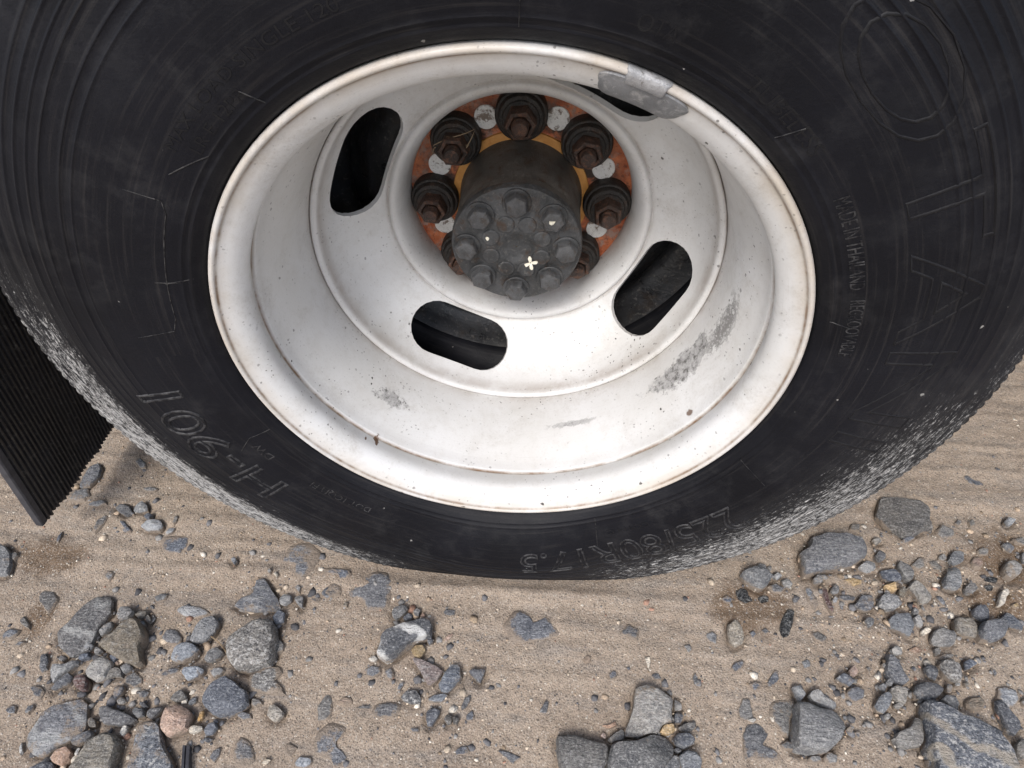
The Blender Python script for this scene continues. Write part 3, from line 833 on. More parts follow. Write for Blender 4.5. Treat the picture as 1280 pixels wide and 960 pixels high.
ii, jj = np.meshgrid(np.arange(nx - 1), np.arange(ny - 1), indexing='ij')
k = (ii * ny + jj).ravel()
gf = np.stack([k, k + ny, k + ny + 1, k + 1], 1)
gme = bpy.data.meshes.new('ground')
gme.vertices.add(len(gv)); gme.vertices.foreach_set('co', gv.ravel())
gme.loops.add(gf.size); gme.loops.foreach_set('vertex_index', gf.ravel())
gme.polygons.add(len(gf)); gme.polygons.foreach_set('loop_start', np.arange(0, gf.size, 4))
gme.update(); gme.validate()
gme.materials.append(M['sand'])
ground = link('ground', gme, None, True, None)
tag(ground, 'sandy brown dirt with stones pressed into it under the wheel', kind='structure')

# ------------------------------------------------------------------ the truck above the wheel (axle, frame, deck)
truck = empty('flatbed_truck', (0.0, 0.30, 0.0))
tag(truck, 'dark grimy underside of the truck carried by the wheel', 'truck')
def tpart(o):
    o.parent = truck; o.matrix_parent_inverse = Matrix.Translation(-truck.location); return o
V, F, _ = lathe([(20, 262.5), (150, 262.5), (160, 268), (163, 276), (163, 300), (158, 304), (158, 318), (163, 322), (163, 380), (158, 386), (60, 390)], 128)
tpart(mesh_obj('brake_drum', V, F, M['dark']))
V, F, _ = lathe([(62, 388), (62, 700), (75, 760), (150, 860), (170, 930), (150, 1000), (75, 1100), (62, 1160), (62, 1500)], 64, cap0=True, cap1=True)
tpart(mesh_obj('axle_housing', V, F, M['dark']))
for yy in (0.66, 1.20):
    tpart(box_obj('chassis_rail', (-1.7, yy, ZC + 0.22), (3.2, yy + 0.075, ZC + 0.42), M['dark'], bev=0.008))
    tpart(box_obj('leaf_spring', (-0.6, yy + 0.005, ZC + 0.06), (0.6, yy + 0.07, ZC + 0.221), M['dark'], bev=0.01))
for xx in (-1.4, -0.7, 0.0, 0.7, 1.4, 2.1, 2.8):
    tpart(box_obj('cross_member', (xx, 0.06, ZC + 0.418), (xx + 0.06, 1.9, ZC + 0.50), M['dark'], bev=0.004))
tpart(box_obj('side_rail', (-1.75, 0.035, ZC + 0.43), (3.25, 0.0605, ZC + 0.535), M['dark'], bev=0.004))
yb = 0.062
while yb < 1.85:
    tpart(box_obj('deck_board', (-1.75, yb, ZC + 0.499), (3.25, yb + 0.14, ZC + 0.53), M['wood'], bev=0.003))
    yb += 0.146

# ------------------------------------------------------------------ tyre
SB = [(238.5, 12), (238.6, 6), (239.6, 1.0), (242.5, -2.6), (248, -6.0), (256, -9.0), (270, -12.4), (285, -15.0), (300, -16.9), (315, -18.0),
      (330, -18.3), (345, -17.8), (360, -16.3), (375, -13.8), (386, -11.4), (393, -9.6), (396.0, -8.5)]
side = spline(SB, 7)
RIBS = [(247.5, 0.8, 0.9), (252.8, 0.35, 0.5), (318.5, 0.40, 0.5), (325.5, 0.5, 0.6), (337.5, 0.5, 0.6), (344.5, 0.6, 0.6), (351.5, 0.6, 0.6), (358, 0.5, 0.6),
        (370, -0.9, 1.2), (376, 0.7, 1.0), (382, -0.8, 1.1), (388, 0.6, 0.9)]
rr = []
for a, b in zip(side[:-1], side[1:]): rr.append((a, b))
SBR, SBY = side[:, 0], side[:, 1]
order = np.argsort(SBR[7 * 1:])  # monotone part for lookups
LR, LY = SBR[7:], SBY[7:]
def ribsum(r):
    return sum(hh * np.clip(1.6 - np.abs(r - r0) / ww, 0, 1) for r0, hh, ww in RIBS)
def yside(r):
    return np.interp(r, LR, LY) - ribsum(r)
fr = set(np.round(np.concatenate([np.arange(250, 394, 3.0)] + [np.array([r0 - 1.7 * w, r0 - 0.62 * w, r0, r0 + 0.62 * w, r0 + 1.7 * w]) for r0, _, w in RIBS]), 2))
fr = sorted(r for r in fr if 246 < r < 394.5)
prof = [(238.5, 12), (238.55, 9), (238.6, 6), (239.0, 3), (239.8, 0.6), (241.2, -1.5), (243, -3.0), (245.0, -4.4)]
prof += [(r, float(yside(r))) for r in fr]
prof += [(395.3, -8.9), (396.1, -7.9), (396.7, -6.0)]
tread = [(397.2, -3), (398.4, 3), (399.4, 9), (400.2, 15), (400.5, 18), (392.5, 18.6), (392.5, 25.4), (401, 26), (401.8, 45), (402, 52), (391, 53), (391, 63), (402, 64), (402.3, 82)]
half = prof + tread
full = half + [(r, 164 - y) for r, y in half[-2::-1]]
ZG = 375.5                                       # loaded radius: the tyre flattens on the sand
def squash(r, y, th):
    c = -math.sin(th)
    ra = 402.0
    if c > 0.3:
        lim = ZG / c
        ra = -6.0 * math.log(math.exp(-min(lim, 470.0) / 6.0) + math.exp(-402.0 / 6.0))
        ra = min(ra, lim)
    s = (ra - 241.0) / 161.0
    if 395.0 < r < 399.8 and y < 20 and int(round(math.degrees(th) * 2)) % 3 == 0:
        r -= 1.5; y += 0.5
    if r > 241:
        q = (r - 241.0) / 161.0
        r = 241.0 + (r - 241.0) * s
        b = 88.0 * (1 - s) * math.sin(math.pi * min(max(q, 0), 1)) ** 0.8
        y = y - b * math.tanh((82 - y) / 40.0)
    return r, y
def spt(r, th, lift=0.0):
    """point on the outer sidewall at radius r (mm), angle th, lifted off it by lift mm"""
    r2, y2 = squash(r, float(yside(r)) - lift, th)
    return (r2 * math.cos(th) / 1000, y2 / 1000, ZC + r2 * math.sin(th) / 1000)

wheel = empty('truck_wheel')
tag(wheel, 'white dished steel truck wheel with worn black tyre and rusty hub', 'wheel')
V, F, I = lathe(full, 720, fn=squash)
tyre = mesh_obj('tyre', V, F, M['rubber'], wheel, sharp=50)
va = np.array(V)
ang = np.degrees(np.arctan2(va[:, 2] - ZC, va[:, 0]))
pr = np.array([p[0] for p in full])[np.array(I)]
py_ = np.array([p[1] for p in full])[np.array(I)]
def bump_ang(c, w):
    d = (ang - c + 180) % 360 - 180
    return np.clip(1 - (np.abs(d) / w) ** 2, 0, 1)
sl_ = np.clip((pr - 338) / 24, 0, 1) ** 1.3 * np.sqrt(bump_ang(-150, 46))
sl2 = np.clip((pr - 312) / 40, 0, 1) * bump_ang(-150, 40) * 0.45
sr_ = np.clip((pr - 298) / 56, 0, 1) ** 0.8 * np.sqrt(bump_ang(-38, 42)) * 0.92
sr2 = np.clip((pr - 355) / 30, 0, 1) * bump_ang(-10, 45) * 0.6
sall = np.clip((pr - 385) / 10, 0, 1) * 0.28
sc_ = np.clip(np.maximum.reduce([sl_, sl2, sr_, sr2, sall]), 0, 1) * (py_ < 40)
fattr(tyre, 'scuff', sc_)

FONTS = {}
def lettering(text, th0, th1, r0, r1, outline=None, mat='letter', lift=0.55, name='lettering', label=None):
    """raised mould lettering, tops outward, reading clockwise from th0 to th1 (degrees)"""
    cu = bpy.data.curves.new('text', 'FONT')
    cu.body = text
    cu.size = 1.0
    cu.resolution_u = 4
    if outline:
        cu.fill_mode = 'NONE'; cu.bevel_depth = outline; cu.bevel_resolution = 1
    else:
        cu.fill_mode = 'BOTH'; cu.extrude = 0.03; cu.offset = -0.004
    to = bpy.data.objects.new('text', cu)
    COL.objects.link(to)
    dg = bpy.context.evaluated_depsgraph_get()
    me = bpy.data.meshes.new_from_object(to.evaluated_get(dg))
    bpy.data.objects.remove(to); bpy.data.curves.remove(cu)
    bm = bmesh.new(); bm.from_mesh(me)
    for _ in range(2):
        le = [e for e in bm.edges if e.calc_length() > 0.16]
        if le: bmesh.ops.subdivide_edges(bm, edges=le, cuts=2)
    xs = [v.co.x for v in bm.verts]; ys = [v.co.y for v in bm.verts]; zs = [v.co.z for v in bm.verts]
    x0, x1, y0, y1, zm = min(xs), max(xs), min(ys), max(ys), max(max(zs), 1e-6)
    for v in bm.verts:
        th = R_(th0 + (th1 - th0) * (v.co.x - x0) / (x1 - x0))
        r = r0 + (r1 - r0) * (v.co.y - y0) / (y1 - y0)
        v.co = spt(r, th, lift * v.co.z / zm)
    bm.to_mesh(me); bm.free()
    me.materials.clear(); me.materials.append(M[mat])
    o = link(name, me, tyre, True, 40)
    if label: o['label'] = label
    return o

lettering('H-901', -141.5, -172.0, 289, 331, 0.022, 'letter', 0.9)
lettering('225/80R17.5', -39, -87, 288, 330, 0.022, 'letter', 0.8)
lettering('OTANI', 57, -14, 291, 338, 0.010, 'letter_faint', 0.40)
lettering('MADE IN THAILAND', 37, 19.8, 257, 266, None, 'letter', 0.5)
lettering('REGROOVABLE', 17.6, 5.6, 258, 267, None, 'letter', 0.5)
lettering('TUBELESS', 59, 45, 257, 266, None, 'letter_faint', 0.25)
lettering('DOT 1CQM F1', -123.5, -138.5, 267, 276, None, 'letter', 0.5)
lettering('DW', -149.3, -154.2, 268, 276, None, 'letter', 0.5)
lettering('CQ914 C', -56, -66, 268, 275, None, 'letter_faint', 0.5)
lettering('LR E 12PR', 137.5, 125, 257, 264, None, 'letter_faint', 0.25)
lettering('MAX LOAD SINGLE 120', 139, 108, 269, 276, None, 'letter_faint', 0.25)
lettering('OTA', 74.5, 69.5, 258, 267, None, 'letter_faint', 0.25)

def line_on_tyre(pts, rad=0.38, mat='line', name='mould_line'):
    """raised hairline of flash rubber through (r, deg) points on the sidewall"""
    out = []
    for (ra, ta), (rb, tb) in zip(pts[:-1], pts[1:]):
        for t in np.linspace(0, 1, 7)[:-1]:
            out.append(spt(ra + (rb - ra) * t, R_(ta + (tb - ta) * t), 0.15))
    out.append(spt(pts[-1][0], R_(pts[-1][1]), 0.15))
    return tube(out, rad / 1000, M[mat], name, tyre, 5)
for pts in ([(248, 88), (288, 88)], [(246, 124), (262, 125.5)], [(246, 162.5), (264, 164)], [(246, -156), (270, -156.3), (288, -154.2)], [(249, -67.5), (290, -69.4)],
            [(249, -27.5), (288, -29.8)], [(247, 13), (261, 11.7)], [(249, 50.5), (264, 49.2)], [(290, 148.3), (268, 147.9), (264, 150), (263, 158.8), (263, 171.5), (267, 174.4), (296, 175.8)],
            [(254, 163.5), (271, 164)], [(253, 137), (268, 143)], [(246, -92), (250, -92.6)]):
    line_on_tyre(pts)

# ------------------------------------------------------------------ rim
RIMP = [  # r, y, grime
    (234.5, 13, 0), (237.8, 8, 0), (238.2, 4.5, .1), (238.0, 1.6, .12), (237.2, -.4, .25), (235.8, -1.6, .35), (234.4, -1.6, .15), (233.2, -.6, .2), (232.7, .5, .9), (232.2, 1.3, .95), (231.4, 2.0, .35), (230.4, 2.7, .1),
    (228.6, 3.9, .1), (226.0, 5.3, .05), (223.2, 7.2, .02), (220.4, 9.6, 0), (218.0, 12.4, 0), (216.2, 15.6, 0), (215.1, 19, 0), (214.9, 22.4, 0), (215.6, 26.4, .02), (216.9, 30.6, .04), (218.4, 34.6, .03),
    (219.3, 37.2, .12), (219.75, 38.6, .9), (220.0, 39.4, 1), (219.6, 40.2, 1), (218.6, 40.6, .5), (217.2, 41.2, .05), (216.8, 42.6, 0),
    (216.2, 48, .06), (213.8, 56, .04), (210.6, 66, .03), (207.2, 78, .03), (204.4, 91, .04), (202.6, 105, .05), (201.7, 118, .08), (201.3, 130, .15), (201.1, 138, .4), (201.0, 143, .7),
    (202.5, 147, 0), (208, 151, 0), (216, 155, 0), (224, 158, 0), (233, 161, 0), (239.5, 165, 0), (240.6, 161, 0),
    (229, 152, 0), (214, 146, 0), (207.5, 140, 0), (207.2, 105, 0), (213, 78, 0), (222, 50, 0), (225.0, 36, 0), (226, 24, 0), (229, 16, 0)]
V, F, I = lathe([(a, b) for a, b, c in RIMP], 320, closed=True)
rim = mesh_obj('rim', V, F, M['paint'], wheel, sharp=60)
fattr(rim, 'grime', np.array([c for a, b, c in RIMP])[np.array(I)])

# ------------------------------------------------------------------ dished disc with four slots
front = spline([(200.6, 139.2), (199.2, 138.2), (197.0, 138.6), (195.2, 140.4), (194.2, 143.4), (193.2, 149), (191.2, 158), (187.4, 169.5), (182.5, 179.5), (175.5, 189), (166.5, 197.4),
                (157, 204.4), (149.5, 210), (145.2, 213.4), (142.6, 215.6), (141.4, 217.4), (140.2, 216.6), (138.5, 214.8), (136, 214.2), (133, 215.6), (130, 219.2), (127, 225.5), (124.4, 235), (122.8, 246), (122.3, 254)], 3)
back = [(123.0, 262.2), (130, 262.2), (146, 219.6), (153, 213.8), (163, 206.6), (172, 199.4), (180.5, 190.6), (187.4, 179.6), (192.2, 168.0), (195.6, 157), (200.7, 147)]
dprof = [tuple(p) for p in front] + back
V, F, I = lathe(dprof, 240, closed=True)
dtmp = mesh_obj('disc_solid', V, F, M['paint'], None, smooth=False)
cut_bm = bmesh.new()
for c0 in (65, 155, 245, 335):
    pts = []
    hl, hw = 30.0, 32.0
    for sgn in (1, -1):
        for a in np.linspace(-90, 90, 13):
            pts.append((sgn * hl + sgn * hw * math.cos(R_(a)), hw * math.sin(R_(a)) * sgn))
    lo, hi = [], []
    e_r = Vector((math.cos(R_(c0)), 0, math.sin(R_(c0)))); e_t = Vector((-math.sin(R_(c0)), 0, math.cos(R_(c0)))); e_y = Vector((0, 1, 0))
    e_s = (e_r * 18.5 - e_y * 15.4).normalized(); e_n = (e_r * 15.4 + e_y * 18.5).normalized()
    cen = e_r * 168.6 + e_y * 195.5
    for t, q in pts:
        p = (cen + e_s * q + e_t * t) / 1000 + Vector((0, 0, ZC))
        lo.append(cut_bm.verts.new(p - e_n * 0.045)); hi.append(cut_bm.verts.new(p + e_n * 0.045))
    n_ = len(pts)
    for i in range(n_):
        cut_bm.faces.new((lo[i], lo[(i + 1) % n_], hi[(i + 1) % n_], hi[i]))
    cut_bm.faces.new(lo[::-1]); cut_bm.faces.new(hi)
bmesh.ops.recalc_face_normals(cut_bm, faces=cut_bm.faces[:])
cme = bpy.data.meshes.new('slot_cutter'); cut_bm.to_mesh(cme); cut_bm.free()
cut = bpy.data.objects.new('slot_cutter', cme); COL.objects.link(cut)
bmd = bmesh.new(); bmd.from_mesh(dtmp.data); bmesh.ops.recalc_face_normals(bmd, faces=bmd.faces[:]); bmd.to_mesh(dtmp.data); bmd.free()
mod = dtmp.modifiers.new('cut', 'BOOLEAN'); mod.operation = 'DIFFERENCE'; mod.object = cut; mod.solver = 'EXACT'
dg = bpy.context.evaluated_depsgraph_get()
dme = bpy.data.meshes.new_from_object(dtmp.evaluated_get(dg))
bpy.data.objects.remove(dtmp); bpy.data.objects.remove(cut)
disc = link('wheel_disc', dme, wheel, True, 38)
dv = np.zeros(len(dme.vertices) * 3); dme.vertices.foreach_get('co', dv); dv = dv.reshape(-1, 3)
drad = np.hypot(dv[:, 0], dv[:, 2] - ZC) * 1000
gr_ = np.interp(drad, [120, 123, 126, 139, 141.4, 144, 150, 186, 191, 193.6, 195, 199, 201], [.6, .35, .08, .10, .45, .12, .02, .02, .10, .45, .12, .15, .8])
fattr(disc, 'grime', gr_)

# ------------------------------------------------------------------ hub flange, studs and nuts
def at(r, deg):
    return (r * math.cos(R_(deg)) / 1000, ZC + r * math.sin(R_(deg)) / 1000)
V, F, _ = lathe([(127, 266), (127, 262.0), (60, 262.0), (60, 266)], 160)
flange = mesh_obj('mounting_flange', V, F, M['rust'], wheel)
V, F, _ = lathe([(76.5, 262.2), (76, 259.6), (73.5, 258.6), (66, 258.6), (64, 262.2)], 128)
mesh_obj('ochre_ring', V, F, M['ochre'], flange)

def turned(name, prof, centre, mat, parent, seg=32, cap=True, hexa=False, spin=0.0):
    """small lathe about a line parallel to the wheel axis; prof (r, y) in mm; hexa turns it into a hex bolt shape"""
    V, F = [], []
    n = len(prof)
    for s in range(seg):
        a = 2 * math.pi * s / seg + spin
        for r, y in prof:
            k = 1.0
            if hexa:
                b = ((a - spin + math.pi / 6) % (math.pi / 3)) - math.pi / 6
                k = min(math.cos(math.pi / 6) / math.cos(b), 1.0) if r > 0 else 1.0
            V.append((centre[0] + r * k * math.cos(a) / 1000, y / 1000, centre[1] + r * k * math.sin(a) / 1000))
    for s in range(seg):
        t = (s + 1) % seg
        for i in range(n - 1):
            F.append((s * n + i, s * n + i + 1, t * n + i + 1, t * n + i))
    if cap: F.append(tuple(s * n + n - 1 for s in range(seg)))
    return mesh_obj(name, V, F, mat, parent, sharp=32)

for kk in range(8):
    d = 90 + 45 * kk
    c = at(96, d)
    w = turned('lug_nut', [(16.2, 240), (16.2, 225.5), (14.8, 223.0), (11.6, 222.2), (10.6, 223.2), (9.6, 226.0), (8, 226.2)], c, M['nut'], wheel, 36, True, True, rng.uniform(0, 1))
    turned('washer_cup', [(26.5, 262), (26.8, 250), (25.4, 247.2), (23.6, 246.6), (23.0, 243.5), (21.8, 241.2), (19.0, 240.2), (17.8, 238.6), (15, 238.4)], c, M['nutcap'], w, 48, True)
    turned('stud', [(8.4, 227), (8.4, 221.5), (7.9, 221), (8.4, 220.4), (7.9, 219.6), (8.4, 218.9), (7.9, 218.1), (8.4, 217.4), (8.2, 215.6), (7.0, 213.6), (4.5, 213.0)], c, M['nut'], w, 24, True)
    c2 = at(96, d + 22.5)
    turned('access_plug', [(12.4, 262.2), (12.3, 260.6), (11.6, 260.0), (5, 260.2)], c2, M['plug'], flange, 28, True)

# ------------------------------------------------------------------ hub
V, F, _ = lathe([(69, 262), (68, 258), (66.2, 252), (65.6, 215), (65.4, 186), (64.6, 182.6), (64.6, 180.8), (66.4, 180), (66.6, 170)], 160)
hub = mesh_obj('hub', V, F, M['hub'], wheel)
V, F, _ = lathe([(66.5, 170.2), (66.2, 165.2), (65.0, 162.8), (63.0, 162.0), (40, 162.0), (39, 161.2), (20, 161.0), (16.5, 161.6), (14.5, 163.4), (7, 164.0), (0.5, 163.4)], 128)
mesh_obj('hub_cap', V, F, M['cap'], hub)
for kk in range(8):
    c = at(50.3, 90 + 45 * kk)
    spin = rng.uniform(0, 1)
    b = turned('hub_bolt', [(11.9, 161), (11.9, 152.8), (10.4, 150.6), (8.8, 150.0), (4, 149.8)], c, M['bolt'], hub, 36, True, True, spin)
    turned('flat_washer', [(14.2, 162.4), (14.2, 160.0), (13.4, 159.4), (9, 159.4)], c, M['cap'], hub, 36, True)
    c = at(28.0, 112.5 + 45 * kk)
    turned('cap_boss', [(9.3, 162), (9.0, 160.2), (7.8, 159.4), (3, 159.3)], c, M['cap'], hub, 28, True)

# ------------------------------------------------------------------ balance weight clipped on the lip
def lip_piece(name, th0, th1, prof, mat, parent, n=22, endround=3.0):
    V, F = [], []
    m = len(prof)
    cr = sum(p[0] for p in prof) / m; cy = sum(p[1] for p in prof) / m
    for i in range(n + 1):
        u = i / n
        th = R_(th0 + (th1 - th0) * u)
        e = min(u, 1 - u) * abs(th1 - th0)
        k = 1.0 if e > endround else math.sqrt(max(1 - (1 - e / endround) ** 2, 0.02))
        for r, y in prof:
            rr_, yy_ = cr + 4 + (r - cr - 4) * (0.25 + 0.75 * k), cy + (y - cy) * (0.5 + 0.5 * k)
            V.append((rr_ * math.cos(th) / 1000, yy_ / 1000, ZC + rr_ * math.sin(th) / 1000))
    for i in range(n):
        for j in range(m):
            k = (j + 1) % m
            F.append((i * m + j, i * m + k, (i + 1) * m + k, (i + 1) * m + j))
    F.append(tuple(range(m))[::-1]); F.append(tuple(range(n * m, n * m + m)))
    return mesh_obj(name, V, F, mat, parent, sharp=45)
wt = lip_piece('balance_weight', 61.8, 76.4, [(232.8, 0.8), (231.4, -0.4), (228.2, 1.0), (222.6, 4.8), (218.0, 9.2), (215.6, 12.8), (215.4, 15.0), (218.2, 15.6), (222, 10.8), (228, 6)], M['lead'], wheel)
lip_piece('clip', 66.4, 73.1, [(238.8, 6.0), (238.9, 1.2), (237.8, -1.4), (235.8, -2.5), (233.6, -2.3), (229.8, -1.4), (228.6, 0.4), (231.5, 0.2), (234.5, -0.8), (237.0, 0.6), (237.8, 6.0)], M['clip'], wt, 18, 0.6)

# ------------------------------------------------------------------ inner wheel of the pair
inner = empty('inner_truck_wheel', (0, 0, 0))
tag(inner, 'grimy inner wheel seen through the slots of the white wheel', 'wheel')
INY = 270
hsimple = [(241.5, 12), (242.7, -0.6), (250, -8.2), (270, -16.6), (300, -23.8), (330, -26), (360, -22.6), (386, -14.4), (396, -8.4), (400.2, 15), (402, 45), (402.3, 82)]
fs = hsimple + [(r, 164 - y) for r, y in hsimple[-2::-1]]
def sq2(r, y, th):
    r, y = squash(r, y, th); return r, y + INY
V, F, _ = lathe(fs, 160, fn=sq2)
mesh_obj('tyre', V, F, M['rubber_in'], inner)
RI = [(r, 165 - y + INY) for r, y, g in RIMP]
V, F, _ = lathe(RI, 160, closed=True)
mesh_obj('rim', V, [f[::-1] for f in F], M['innerrim'], inner)
V, F, _ = lathe([(201, 300), (190, 292), (180, 276), (165, 263.5), (150, 262.6), (150, 268), (163, 270), (176, 282), (188, 298), (201, 306)], 160, closed=True)
mesh_obj('wheel_disc', V, F, M['innerrim'], inner)

# ------------------------------------------------------------------ ribbed mud flap
flap = empty('mud_flap', (-0.58, 0.15, 0.044))
tag(flap, 'black ribbed rubber mud flap hanging beside the tyre', 'mud flap')
def fpart(o):
    o.parent = flap; o.matrix_parent_inverse = Matrix.Translation(-flap.location); return o
ZB, ZT = -330, 255
def fx(z): return -587 + (z + 330) * 0.20
ys, xo = [], []
y0 = 13.0
while y0 < 330:
    for du, am in ((0, 0), (1.0, 0.2), (1.9, 3.0), (3.9, 3.0), (4.8, 0.2)):
        ys.append(y0 + du); xo.append(am)
    y0 += 6.0
ys.append(y0); xo.append(0)
zs = np.linspace(ZB, ZT, 12)
V, F = [], []
n_ = len(ys)
tz = rng.normal(0, 0.9, 200)
def fw(y, z): return 3.0 * math.sin(y / 38 + z / 210) + 1.5 * math.sin(y / 17 + 2 + z / 95)
for z in zs:
    for j, (y, a) in enumerate(zip(ys, xo)):
        V.append(((fx(z) + a + fw(y, z)) / 1000, y / 1000, ZC + (z + (tz[j // 5] if z == ZB else 0)) / 1000))
for z in zs:
    for y, a in zip(ys, xo):
        V.append(((fx(z) - 6 + fw(y, z)) / 1000, y / 1000, ZC + z / 1000))
nz_ = len(zs)
off = nz_ * n_
for i in range(nz_ - 1):
    for j in range(n_ - 1):
        F.append((i * n_ + j, i * n_ + j + 1, (i + 1) * n_ + j + 1, (i + 1) * n_ + j))
        F.append((off + i * n_ + j + 1, off + i * n_ + j, off + (i + 1) * n_ + j, off + (i + 1) * n_ + j + 1))
for j in range(n_ - 1):
    F.append((j + 1, j, off + j, off + j + 1))
    F.append(((nz_ - 1) * n_ + j, (nz_ - 1) * n_ + j + 1, off + (nz_ - 1) * n_ + j + 1, off + (nz_ - 1) * n_ + j))
fpart(mesh_obj('ribbed_sheet', V, F, M['flap'], sharp=30))
V, F = [], []
edge = [(4.5, -7), (4.0, 1.5), (5.5, 2.8), (12.0, 2.6), (13.2, 0.2), (13.2, -7)]
for z in zs:
    for y, a in edge:
        V.append(((fx(z) + a + fw(y, z)) / 1000, y / 1000, ZC + z / 1000))
m_ = len(edge)
for i in range(nz_ - 1):
    for j in range(m_):
        k_ = (j + 1) % m_
        F.append((i * m_ + j, i * m_ + k_, (i + 1) * m_ + k_, (i + 1) * m_ + j))
F.append(tuple(range(m_))[::-1]); F.append(tuple(range((nz_ - 1) * m_, nz_ * m_)))
fpart(mesh_obj('edge_strip', V, F, M['flapedge'], sharp=30))
xt = fx(ZT) / 1000
fpart(box_obj('hanger_bracket', (xt - 0.03, 0.02, ZC + ZT / 1000 - 0.03), (xt + 0.012, 0.33, ZC + 0.43), M['dark'], bev=0.004))

# ------------------------------------------------------------------ stones
TONE = dict(d=(0.135, 0.140, 0.152), g=(0.190, 0.188, 0.184), l=(0.285, 0.281, 0.272), s=(0.20, 0.20, 0.20), p=(0.34, 0.245, 0.195), r=(0.125, 0.072, 0.066),
            o=(0.42, 0.305, 0.165), w=(0.56, 0.53, 0.47), t=(0.185, 0.160, 0.125), b=(0.155, 0.160, 0.174), q=(0.14, 0.142, 0.147), x=(0.185, 0.187, 0.195), k=(0.010, 0.011, 0.012))
TMAT = dict(b='banded', q='quartz', x='ledge', s='speckled', k='wet')
WORD = dict(d='dark blue-grey', g='mid-grey', l='pale grey', s='speckled', p='pinkish', r='reddish', o='tan-yellow', w='whitish', t='brownish grey', b='banded', q='streaked', x='grey', k='wet black')

def chaikin(p, q=0.2):
    a = p * (1 - q) + np.roll(p, -1, 0) * q
    b = p * q + np.roll(p, -1, 0) * (1 - q)
    return np.stack([a, b], 1).reshape(-1, 2)

def resample(p, n):
    d = np.linalg.norm(np.roll(p, -1, 0) - p, axis=1)
    s = np.concatenate([[0], np.cumsum(d)])
    q = np.vstack([p, p[:1]])
    t = np.linspace(0, s[-1], n, endpoint=False)
    return np.stack([np.interp(t, s, q[:, 0]), np.interp(t, s, q[:, 1])], 1)

def stone_mesh(poly, h, rs, flush):
    p = poly.copy()
    area = 0.5 * np.sum(p[:, 0] * np.roll(p[:, 1], -1) - np.roll(p[:, 0], -1) * p[:, 1])
    if area < 0: p = p[::-1]
    size = math.sqrt(abs(area))
    n = int(np.clip(14 + size * 450, 16, 44))
    p = resample(chaikin(p, 0.07), n)
    c = p.mean(0)
    d = p - c
    rad = np.linalg.norm(d, axis=1).mean()
    jit = np.convolve(np.tile(rs.normal(0, 1, n), 3), [0.25, 0.5, 0.25], 'same')[n:2 * n]
    d = d * (1 + 0.05 * jit)[:, None]
    if flush:
        rings = [(1.16, -0.004), (1.05, -0.1 * h), (0.96, 0.55 * h), (0.80, 0.85 * h), (0.55, 0.95 * h), (0.28, 0.95 * h)]
        edge = [1, 1, 0.75, 0.25, 0, 0]
    else:
        b = rs.uniform(0.88, 0.95)
        rings = [(0.97, -0.5 * h - 0.004), (1.01, 0.10 * h), (1.0, 0.42 * h), (0.985, 0.70 * h), (b, 0.93 * h), (b - 0.14, 1.0 * h), (0.5, 1.03 * h), (0.25, 1.04 * h)]
        edge = [1, 0.9, 0.35, 0.1, 0, 0, 0, 0]
    tilt = rs.normal(0, 0.10, 2)
    planes = []
    if not flush:
        for _ in range(rs.integers(1, 4)):
            a = rs.uniform(0, 2 * math.pi)
            planes.append((math.cos(a), math.sin(a), rs.uniform(0.45, 0.95) * h / rad, rs.uniform(0.25, 0.7) * rad))
    V = []
    amp = (0.10 if flush else 0.055) * h
    lowf = rs.normal(0, 1, (8, 3))
    def wob(x, y):
        return sum(math.sin(x / rad * f[0] * 2.2 + y / rad * f[1] * 2.2 + f[2] * 3) for f in lowf) / 4
    for s, z in rings:
        for q in d:
            x, y = q * s
            zz = z
            if z > 0.3 * h:
                zz += amp * wob(x, y) + (tilt[0] * x + tilt[1] * y) / rad * h * (0.4 if flush else 1.0)
                for cx, cy, sl, off in planes:
                    zz = min(zz, max(1.05 * h - sl * max(cx * x + cy * y - off, 0), 0.35 * h * z / h))
                x *= 1 + 0.03 * wob(y * 2, z * 5); y *= 1 + 0.03 * wob(z * 5, x * 2)
            V.append((x, y, zz))
    V.append((0, 0, rings[-1][1] + amp * wob(0, 0)))
    F = []
    m = len(rings)
    for i in range(m - 1):
        for j in range(n):
            k = (j + 1) % n
            F.append((i * n + j, i * n + k, (i + 1) * n + k, (i + 1) * n + j))
    for j in range(n):
        F.append(((m - 1) * n + j, (m - 1) * n + (j + 1) % n, m * n))
    return V, F, c, [e for e in edge for _ in range(n)] + [0]

